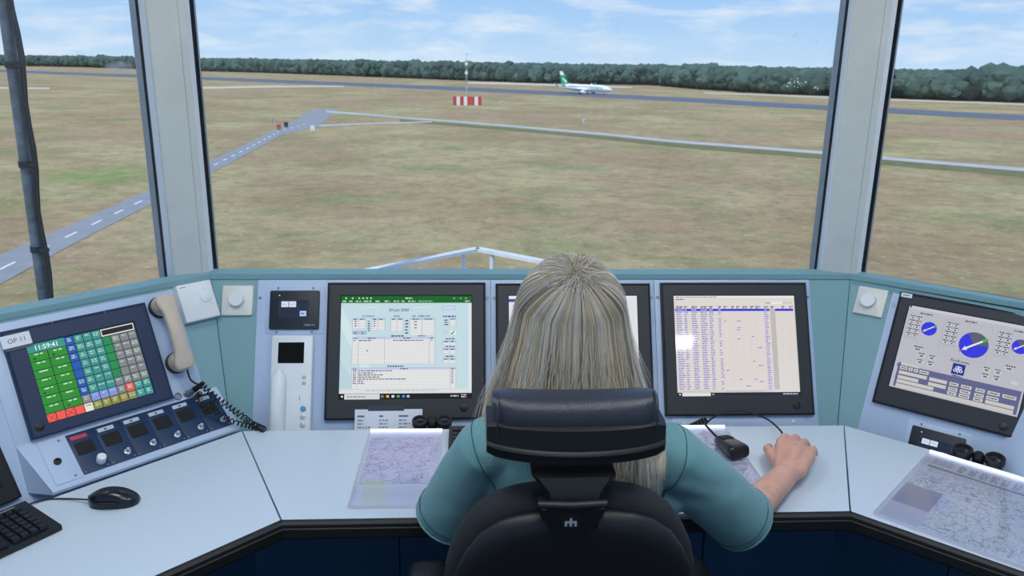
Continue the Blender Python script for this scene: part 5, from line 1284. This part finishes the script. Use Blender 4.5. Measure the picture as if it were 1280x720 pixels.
# neck bracket and headrest
hx = ony(718, 560, 1.23).x
br = MB(); rg = []
for z, w, y0, y1 in ((1.00, .050, 1.165, 1.20), (1.035, .046, 1.16, 1.20), (1.05, .046, 1.155, 1.20), (1.075, .052, 1.16, 1.215), (1.095, .070, 1.17, 1.225)):
    rg.append([(hx-.006-w, y1, z), (hx-.006-w, y0+.01, z), (hx-.006-w+.01, y0, z), (hx-.006+w-.01, y0, z), (hx-.006+w, y0+.01, z), (hx-.006+w, y1, z)])
br.loft(rg); wb(br, 'neck_bracket', 'chair_pl', CH, 30)
hsy = 1.20
hz0, hz1 = ony(718, 574, 1.20).z, ony(718, 530, 1.20).z
shl = MB(); rg = []
for k in range(21):
    t = -1+2*k/20.; x = hx+t*.1500; e_ = 1-.0*abs(t); dz = -.006*(1-t*t)+.004; yb2 = hsy-.022*(1-t*t)+.008*abs(t)**6; zs = 1 if abs(t) < .97 else .86
    m_ = (hz0+hz1)/2; hh = (hz1-hz0)/2*zs
    rg.append([(x, yb2+.075, m_+hh+dz*.2), (x, yb2+.012, m_+hh+dz*.2), (x, yb2+.002, m_+hh-.004), (x, yb2-.002, m_-hh*.16+dz), (x, yb2-.006, m_-hh*.28+dz), (x, yb2-.007, m_-hh*.36+dz), (x, yb2-.003, m_-hh*.44+dz), (x, yb2-.002, m_-hh*.88+dz), (x, yb2+.006, m_-hh+dz), (x, yb2+.075, m_-hh+dz)])
shl.loft(rg); wb(shl, 'headrest_shell', 'chair_pl', CH, 35)
cz0, cz1 = ony(718, 545, 1.215).z, ony(718, 491.5, 1.235).z
ch_ = MB(); rg = []
for k in range(25):
    t = -1+2*k/24.; x = hx+t*.1385-.001; q = (1-abs(t)**14)**.5 if abs(t) < 1 else .55
    q = max(q, .7); m_ = (cz0+cz1)/2-.012; hh = ((cz1-cz0)/2+.012)*(q*.1+.9); dy = .045*q
    yc_ = 1.245-.010*(1-t*t)
    rg.append([(x, yc_+dy*(abs(cos(a))**.7)*(1 if cos(a) > 0 else -1), m_+hh*(abs(sin(a))**.7)*(1 if sin(a) > 0 else -1)) for a in [2*pi*j/20 for j in range(20)]])
ch_.loft(rg); hcu = wb(ch_, 'headrest_cushion', 'leather', CH, 60)
for t in (-.955, .955):
    sm_ = MB(); x = hx+t*.1385; m_ = (cz0+cz1)/2-.012; hh = (cz1-cz0)/2+.012
    sm_.tube([(x, 1.245-.0415*(abs(cos(a))**.7)*(1 if cos(a) > 0 else -1)-.004, m_+hh*1.01*(abs(sin(a))**.7)*(1 if sin(a) > 0 else -1)) for a in [pi*j/14-pi/2 for j in range(15)]], .0016, 6)
    o = wb(sm_, 'piping', 'leather', CH, 60); o.parent = hcu; o.location = (0, 0, 0)
# seat, arms, base
st_ = MB(); st_.rrect(CB.x-.235, 1.20, CB.x+.235, 1.66, .09, .405, .475, .03, 6); wb(st_, 'seat', 'chair_fab', CH, 50)
for s, px in ((-1, 533), (1, 877)):
    p = ony(px, 695, 1.42)
    pad = MB().rrect(p.x-.045, 1.31, p.x+.045, 1.55, .03, .655, .69, .012, 5); wb(pad, 'armrest_pad', 'chair_pl', CH, 50)
    post = MB().tube([(p.x, 1.43, .66), (p.x, 1.43, .50), (p.x-s*.03, 1.43, .42), (CB.x+s*.15, 1.43, .395)], [.022, .022, .02, .018], 10); wb(post, 'armrest_post', 'chair_pl', CH, 60)
sp_ = MB().tube([(CB.x, 1.215, .62), (CB.x, 1.19, .48), (CB.x, 1.24, .385), (CB.x, 1.36, .375)], .03, 10); wb(sp_, 'back_support', 'chair_pl', CH, 60)
gl = MB().lathe([(.11, .37), (.11, .405), (.03, .372)][:2]+[(.05, .406)], 20, (CB.x, CB.y, 0)); gl.cyl((CB.x, CB.y, .08), (CB.x, CB.y, .38), .028, seg=16); wb(gl, 'gas_column', 'chair_pl', CH)
for k in range(5):
    a = radians(18+72*k); d = V((cos(a), sin(a), 0)); e_ = CB+d*.31
    leg = MB().tube([CB+V((0, 0, .12)), CB+d*.12+V((0, 0, .115)), e_+V((0, 0, .075))], [.032, .026, .016], 8); lo_ = wb(leg, 'base_leg', 'chair_pl', CH, 60)
    w2 = MB(); s_ = V((-d.y, d.x, 0)); w2.cyl(e_+s_*.024+V((0, 0, .028)), e_-s_*.024+V((0, 0, .028)), .028, seg=16); w2.cyl(e_+V((0, 0, .028)), e_+V((0, 0, .08)), .009, seg=8); wb(w2, 'caster', 'rubber', CH)

# ================================================================== PERSON
def fuse(mb, voxel, smooth_it=4):
    me = mb.mesh('fuse'); ob = D.objects.new('fuse', me); COL.objects.link(ob)
    r = ob.modifiers.new('r', 'REMESH'); r.mode = 'VOXEL'; r.voxel_size = voxel
    s = ob.modifiers.new('s', 'SMOOTH'); s.factor = .5; s.iterations = smooth_it
    out = D.meshes.new_from_object(ob.evaluated_get(bpy.context.evaluated_depsgraph_get()))
    D.objects.remove(ob); D.meshes.remove(me); return out
def ell(cx, cy, z, rx, ry, n=28, p=.85): return [(cx+rx*(abs(cos(a))**p)*(1 if cos(a) > 0 else -1), cy+ry*(abs(sin(a))**p)*(1 if sin(a) > 0 else -1), z) for a in [2*pi*k/n for k in range(n)]]
PX = .208
tors = [(.44, PX, 1.43, .160, .11), (.50, PX, 1.43, .178, .125), (.58, PX, 1.44, .172, .125), (.68, PX, 1.455, .158, .115), (.78, PX, 1.465, .158, .110), (.88, PX, 1.475, .176, .108), (.95, PX+.003, 1.478, .192, .102), (1.00, PX+.005, 1.48, .196, .092), (1.035, PX+.006, 1.482, .178, .078), (1.062, PX+.003, 1.485, .125, .066), (1.08, PX, 1.488, .075, .058)]
SL, EL = V((.035, 1.465, 1.003)), V((-.056, 1.55, .782))
SR, ER = V((.402, 1.47, .982)), V((.606, 1.555, .770))
WR_ = onz(986, 589, .786); 
TIPM = onz(999, 549, .768)
WL_ = V((.075, 1.765, .79)); TIPL = V((.13, 1.96, .775))
def hand(mb, Wp, tip, side, k=1.1):
    h = tip-Wp; h.z = 0; h.normalize(); r = V((h.y, -h.x, 0))*side; z = V((0, 0, 1))
    Lh = .195*k
    def P_(f, l, zz): return Wp+h*(f*Lh)+r*(l*k)+z*zz
    fing = [(.52, -.030, .98, -.027, .0), (.545, -.009, 1.02, -.001, .0), (.525, .013, .93, .023, -.003), (.47, .034, .77, .043, -.008)]
    for i, (m0, l0, t0, l1, dz) in enumerate(fing):
        a = P_(m0, l0, .022+dz); d_ = P_(t0, l1, -.018+dz*.3)
        b = a.lerp(d_, .45)+z*.012; c = a.lerp(d_, .76)+z*.007
        rr = (.0105, .0108, .0102, .0090)[i]*k*.93
        mb.cap(a, b, rr*1.06, rr, 12); mb.cap(b, c, rr*1.02, rr*.92, 12); mb.cap(c, d_, rr*.93, rr*.80, 12)
        mb.cap(Wp+h*.01+r*(l0*.55*k), a, .0175*k, .0135*k, 12)
        mb.ball(tuple(a+z*.001), .0125*k)
    mb.cap(P_(.2, 0, .012), P_(.42, .004, .016), .024*k, .022*k, 14)
    mb.cap(P_(.15, .020, .0), P_(.42, .034, .006), .017*k, .014*k, 12)
    a, b, c, d_ = P_(.12, -.018, -.004), P_(.34, -.046, -.002), P_(.52, -.060, -.006), P_(.68, -.060, -.016)
    mb.cap(a, b, .017*k, .0135*k, 12); mb.cap(b, c, .012*k, .0108*k, 12); mb.cap(c, d_, .0105*k, .0085*k, 12)
    mb.cap(b, P_(.4, -.03, .01), .013*k, .012*k, 12)
bd = MB()
bd.loft([ell(cx, cy, z, rx-.012, ry-.012) for z, cx, cy, rx, ry in tors])
HC_ = V((.199, 1.512, 1.265))
bd.cap((PX, 1.485, 1.04), (.201, 1.503, 1.17), .052, .050, 16)
bd.ball(tuple(HC_+V((0, -.006, .02))), .073, .093, .095, 20, 12); bd.ball(tuple(HC_+V((0, .03, -.045))), .056, .062, .075, 18, 10)
bd.cap(HC_+V((0, .062, -.098)), HC_+V((0, .05, -.09)), .022, .03); 
bd.cap(HC_+V((0, .088, .005)), HC_+V((0, .106, -.030)), .007, .011); bd.cap(HC_+V((-.013, .086, -.062)), HC_+V((.013, .086, -.062)), .007, .007); bd.cap(HC_+V((-.011, .084, -.073)), HC_+V((.011, .084, -.073)), .007, .007)
for s in (-1, 1): bd.ball(tuple(HC_+V((s*.074, -.002, -.012))), .009, .018, .03, 12, 8); bd.cap(HC_+V((s*.018, .083, .028)), HC_+V((s*.045, .072, .030)), .009, .008)
for S_, E_, W_, T_, sd_ in ((SL, EL, WL_, TIPL, -1), (SR, ER, WR_, TIPM, 1)):
    bd.cap(S_, E_, .052, .041, 16); mid = E_.lerp(W_, .3)
    bd.cap(E_, mid, .041, .041, 16); bd.cap(mid, W_, .040, .0285, 16); bd.cap(W_, W_+(T_-W_).normalized()*.02, .0285, .027, 14)
    hand(bd, W_, T_, sd_, 1.12 if sd_ > 0 else 1.0)
for s in (-1, 1):
    hp = V((PX+s*.09, 1.43, .50)); kn = V((PX+s*.11, 1.80, .50)); an_ = V((PX+s*.12, 1.74, .10))
    bd.cap(hp, kn, .072, .052, 16); bd.cap(kn, an_, .05, .036, 16); bd.cap(an_+V((0, 0, -.04)), an_+V((0, .13, -.06)), .035, .03, 14)
PE = empty('person', (PX, 1.43, 0), 'seated person with long blonde hair and teal short-sleeved shirt using a mouse', 'person')
pbase = V((PX, 1.43, 0))
me = fuse(bd, .0036, 3)
me.transform(Matrix.Translation(-pbase)); link('body', me, M['skin'], PE, 180)
# fingernails
nl_ = MB(); h = TIPM-WR_; h.z = 0; h.normalize(); r_ = V((h.y, -h.x, 0))
# shirt
sh_ = MB()
sh_.loft([ell(cx, cy, z, rx+.004, ry+.004) for z, cx, cy, rx, ry in tors if z > .45])
cuffs = []
for S_, E_, f, r0, r1 in ((SL, EL, .93, .066, .073), (SR, ER, 1.0, .068, .074)):
    c_ = S_.lerp(E_, f); d_ = (E_-S_).normalized()
    inn = S_+V((PX-S_.x, 0, 0))*.45+V((0, 0, -.012))
    sh_.cap(inn, S_, .060, .063, 18)
    sh_.tube([S_-d_*.03, S_, S_.lerp(c_, .35), S_.lerp(c_, .7), c_], [.050, .066, r0+.004, (r0+r1)/2+.002, r1], 24)
    cuffs.append((c_, d_, r1))
    # underarm drape between sleeve and side
    sh_.cap(S_.lerp(c_, .3)+V((0, 0, -.02)), V((PX+(S_.x-PX)*.75, 1.475, .86)), .045, .05, 14)
me = fuse(sh_, .0048, 5)
bm = bmesh.new(); bm.from_mesh(me)
bm.normal_update()
kill = []
for f in bm.faces:
    c_ = f.calc_center_median()
    for cc, d_, r1 in cuffs:
        if (c_-cc).length < r1*1.02 and (c_-cc).dot(d_) > -.008 and f.normal.dot(d_) > .55: kill.append(f)
bmesh.ops.delete(bm, geom=list(set(kill)), context='FACES')
for v in bm.verts:
    p = v.co; amp = .0045
    q = V((p.x*9, p.y*9, p.z*16)); w = noise.noise(q)*.6+noise.noise(V((p.x*22+p.z*8, p.y*20, p.z*30)))*.35
    # pull folds radiating towards the right elbow and across the back under the arm
    fr_ = math.exp(-((p-V((.40, 1.40, .90))).length/.10)**2)
    w += fr_*.45*sin((p.z*1.0+p.x*.5+.02*noise.noise(p*14))*95)
    v.co += v.normal*w*amp
bm.to_mesh(me); bm.free()
me.transform(Matrix.Translation(-pbase)); SHIRT = link('shirt', me, M['shirt'], PE, 180)
def ringtube(c_, d_, R_, r, n=40, wob=0):
    a = d_.orthogonal().normalized(); b = d_.cross(a); pts = [c_+(a*cos(2*pi*k/n)+b*sin(2*pi*k/n))*(R_+wob*sin(3*2*pi*k/n)) for k in range(n+1)]
    return MB().tube(pts, r, 6)
for c_, d_, r1 in cuffs:
    wb(ringtube(c_-d_*.001, d_, r1-.001, .0026), 'cuff_hem', 'shirt', SHIRT, 60, pbase).parent = SHIRT
    wb(ringtube(c_-d_*.022, d_, r1+.0005, .0011), 'hem_stitch', 'seam', SHIRT, 60, pbase)
# armhole seams follow the cloth
from mathutils.bvhtree import BVHTree
bvh = BVHTree.FromPolygons([v.co for v in me.vertices], [tuple(p.vertices) for p in me.polygons])
for S_, E_ in ((SL, EL), (SR, ER)):
    d_ = (E_-S_).normalized(); sx = 1 if S_.x > PX else -1; ax = (d_*.5+V((sx, 0, 0))*.75).normalized(); c_ = S_+d_*.012-pbase; a = ax.orthogonal().normalized(); b = ax.cross(a); pts = []
    for k in range(49):
        q = a*cos(2*pi*k/48)+b*sin(2*pi*k/48); hit = bvh.ray_cast(c_+q*.2, -q)
        if hit[0] is not None and (hit[0]-c_).length < .12: pts.append(hit[0]+hit[1]*.0003)
    if len(pts) > 6: MB().tube(pts, .0012, 5, False).build('armhole_seam', M['seam'], SHIRT, 180)
# trousers and shoes
tr_ = MB(); tr_.loft([ell(cx, cy, z, rx+.002, ry+.002) for z, cx, cy, rx, ry in tors if z < .6])
for s in (-1, 1):
    hp = V((PX+s*.09, 1.43, .50)); kn = V((PX+s*.11, 1.80, .50)); an_ = V((PX+s*.12, 1.74, .10))
    tr_.cap(hp, kn, .080, .062, 16); tr_.cap(kn, an_, .062, .05, 16)
me = fuse(tr_, .008, 3); me.transform(Matrix.Translation(-pbase)); link('trousers', me, M['trouser'], PE, 180)
for s in (-1, 1):
    an_ = V((PX+s*.12, 1.74, 0)); sh2 = MB(); rg = []
    for y, w, hgt in ((-.05, .028, .07), (-.03, .038, .09), (.02, .040, .09), (.08, .044, .06), (.15, .042, .045), (.19, .026, .03)):
        rg.append([(an_.x+w*(abs(cos(a))**.7)*(1 if cos(a) > 0 else -1), an_.y+y, hgt/2+hgt/2*(abs(sin(a))**.7)*(1 if sin(a) > 0 else -1)) for a in [2*pi*j/16 for j in range(16)]])
    sh2.loft(rg[::-1]); wb(sh2, 'shoe', 'shoe', PE, 60, pbase)
# eyes
for s in (-1, 1): wb(MB().ball(tuple(HC_+V((s*.031, .078, .012))), .0125, .0125, .0125, 12, 8), 'eye', 'white', PE, 180, pbase)

# hair ---------------------------------------------------------------
tab = [(1.30, .108, .114), (1.285, .110, .116), (1.226, .123, .124), (1.16, .142, .130), (1.09, .166, .142), (1.02, .182, .160), (.95, .190, .172), (.88, .192, .178)]
HE = V((.197, 1.505, 1.285)); HR = V((.110, .116, .106))
hcx, hcy = HE.x, HE.y
def prof_(z):
    for (z0, a0, b0), (z1, a1, b1) in zip(tab, tab[1:]):
        if z >= z1:
            t = (z0-z)/(z0-z1); return a0+(a1-a0)*t, b0+(b1-b0)*t
    return tab[-1][1], tab[-1][2]
def fall(z, th, d):
    a, b = prof_(z); c_ = cos(th); b = b*(1.0 if c_ > 0 else .85); p = V((hcx+a*d*sin(th), hcy-b*d*c_, z))
    if z < 1.08 and c_ > -.3:      # hair lies on the back of the shirt
        k = min(1, (1.08-z)/.06); yb = 1.478-.112*sqrt(max(.05, 1-((p.x-PX)/.21)**2))-.014; p.y = p.y*(1-k)+min(p.y, yb)*k
    return p
CRW = V((.02, -.60, .80)).normalized(); C1 = V((1, 0, 0)); C1 = (C1-CRW*C1.dot(CRW)).normalized(); C2 = CRW.cross(C1)
def scalp_path(al, n=9):        # unit-sphere path from the whorl to the widest level, direction al around the whorl (0 = straight down the back)
    tdir = -C2*cos(al)+C1*sin(al)
    if tdir.z > 0 and False: pass
    lo = 0; out = []
    ph = .02
    while ph < 3.0:
        p = CRW*cos(ph)+tdir*sin(ph)
        if p.z < .03 and ph > .3: break
        ph += .02
    return [CRW*cos(ph*k/n)+tdir*sin(ph*k/n) for k in range(n+1)], ph
if (-C2).z > 0: C2 = -C2
rh_ = random.Random(21)
hv = []; hf = []; hc = []
def strand(al, d, skip, ze, rad, col, wav, ph, root, fly=0, nf=9):
    sp, arc = scalp_path(al)
    pts = [HE+V((p.x*HR.x*(1-.10*max(0, p.z)), p.y*HR.y, p.z*HR.z))*(d if k else d*.98) for k, p in enumerate(sp)]
    jx, jy = rh_.gauss(0, .007), rh_.gauss(0, .008)
    for k in range(4): pts[k] = pts[k]+(C1*jx+C2*jy)*(1-k/4.)
    e_ = sp[-1]; th = math.atan2(e_.x, -e_.y); z0 = pts[-1].z
    s_ = [arc*.118*k/9. for k in range(len(pts))]
    for k in range(1, nf+1):
        t = k/float(nf); z = z0+(ze-z0)*t
        w = wav*(t**1.2)*sin(t*5.5+ph)+wav*.45*t*sin(t*14+ph*2.3)
        pts.append(fall(z, th+w, d*(1+fly*t*t))); s_.append(s_[-1]+(z0-ze)/nf)
    pts = pts[skip:]; s_ = s_[skip:]
    o = len(hv); n = len(pts); ts = []
    for i, p in enumerate(pts):
        tg = (pts[min(i+1, n-1)]-pts[max(i-1, 0)]); tg.normalize(); nrm = (p-V((hcx, hcy, min(p.z, 1.285)-.02))).normalized(); sd_ = tg.cross(nrm); sd_.normalize(); nrm = sd_.cross(tg)
        r = rad*(1 if i < n*.7 else max(.15, 1-(i-n*.7)/(n*.3)*.85))
        for q in (sd_*r, nrm*r*.8, -sd_*r): hv.append(tuple(p+q))
        f = 1-root*max(0, 1-s_[i]/.09)
        ts.append(tuple(c*f for c in col)+(1,))
    for i in range(n-1):
        a = o+3*i
        for j in range(3):
            hf.append((a+j, a+(j+1) % 3, a+3+(j+1) % 3, a+3+j)); hc.append((ts[i], ts[i], ts[i+1], ts[i+1]))
pal = [rgb(208, 200, 188)[:3], rgb(226, 218, 204)[:3], rgb(184, 170, 150)[:3], rgb(226, 206, 164)[:3], rgb(142, 126, 108)[:3], rgb(210, 188, 148)[:3], rgb(220, 217, 212)[:3], rgb(160, 148, 134)[:3]]
NC = 850
for c in range(NC):
    al = -pi+2*pi*(c+rh_.random())/NC
    sp, arc = scalp_path(al); e_ = sp[-1]; th0 = math.atan2(e_.x, -e_.y); rt_ = abs(th0)
    dc = rh_.uniform(.93, 1.0); col = rh_.choice(pal)
    if rt_ > 2.2: zend = rh_.uniform(1.22, 1.27)
    elif th0 < -.5: zend = rh_.uniform(1.045, 1.085)
    elif th0 > 1.3: zend = rh_.uniform(.98, 1.05)
    elif th0 > .35: zend = rh_.uniform(.93, 1.04) if rh_.random() < .55 else rh_.uniform(1.03, 1.07)
    else: zend = rh_.uniform(1.055, 1.09)
    ph = rh_.uniform(0, 6.28)
    for k in range(10):
        q_ = rh_.random()*.5; cr_ = rh_.choice(pal); cm_ = tuple(x*(1-q_)+y*q_ for x, y in zip(col, cr_)); b_ = rh_.uniform(.86, 1.1)
        strand(al+rh_.gauss(0, .05), dc*rh_.uniform(.965, 1.012), rh_.choice((0, 0, 0, 1, 2, 4, 6)), zend+rh_.uniform(-.025, .02), rh_.uniform(.0005, .0011), tuple(min(1, q*b_) for q in cm_), .02+.035*rh_.random(), ph+rh_.gauss(0, .35), (.90 if rt_ < 1.1 else .6)*rh_.uniform(.6, 1.08), rh_.uniform(0, .03))
for k in range(170):      # flyaways
    al = rh_.uniform(-pi, pi); strand(al, rh_.uniform(1.0, 1.035), rh_.choice((1, 3, 5)), rh_.uniform(1.0, 1.15), .0004, pal[rh_.choice((0, 1, 6))], .10, rh_.uniform(0, 6), .3, rh_.uniform(.04, .14))
hm = D.meshes.new('hair'); hm.from_pydata(hv, [], hf)
at_ = hm.color_attributes.new('col', 'FLOAT_COLOR', 'CORNER'); buf = []
for q in hc:
    for c4 in q: buf += list(c4)
at_.data.foreach_set('color', buf); hm.update()
hmat = attr_mat('blonde_grey_hair', False, .42); hmat.node_tree.nodes['Principled BSDF'].inputs['Specular IOR Level'].default_value = .6
hm.transform(Matrix.Translation(-pbase)); HAIR = link('hair', hm, hmat, PE, 180); tag(HAIR, 'long straight ash-blonde hair with darker roots')
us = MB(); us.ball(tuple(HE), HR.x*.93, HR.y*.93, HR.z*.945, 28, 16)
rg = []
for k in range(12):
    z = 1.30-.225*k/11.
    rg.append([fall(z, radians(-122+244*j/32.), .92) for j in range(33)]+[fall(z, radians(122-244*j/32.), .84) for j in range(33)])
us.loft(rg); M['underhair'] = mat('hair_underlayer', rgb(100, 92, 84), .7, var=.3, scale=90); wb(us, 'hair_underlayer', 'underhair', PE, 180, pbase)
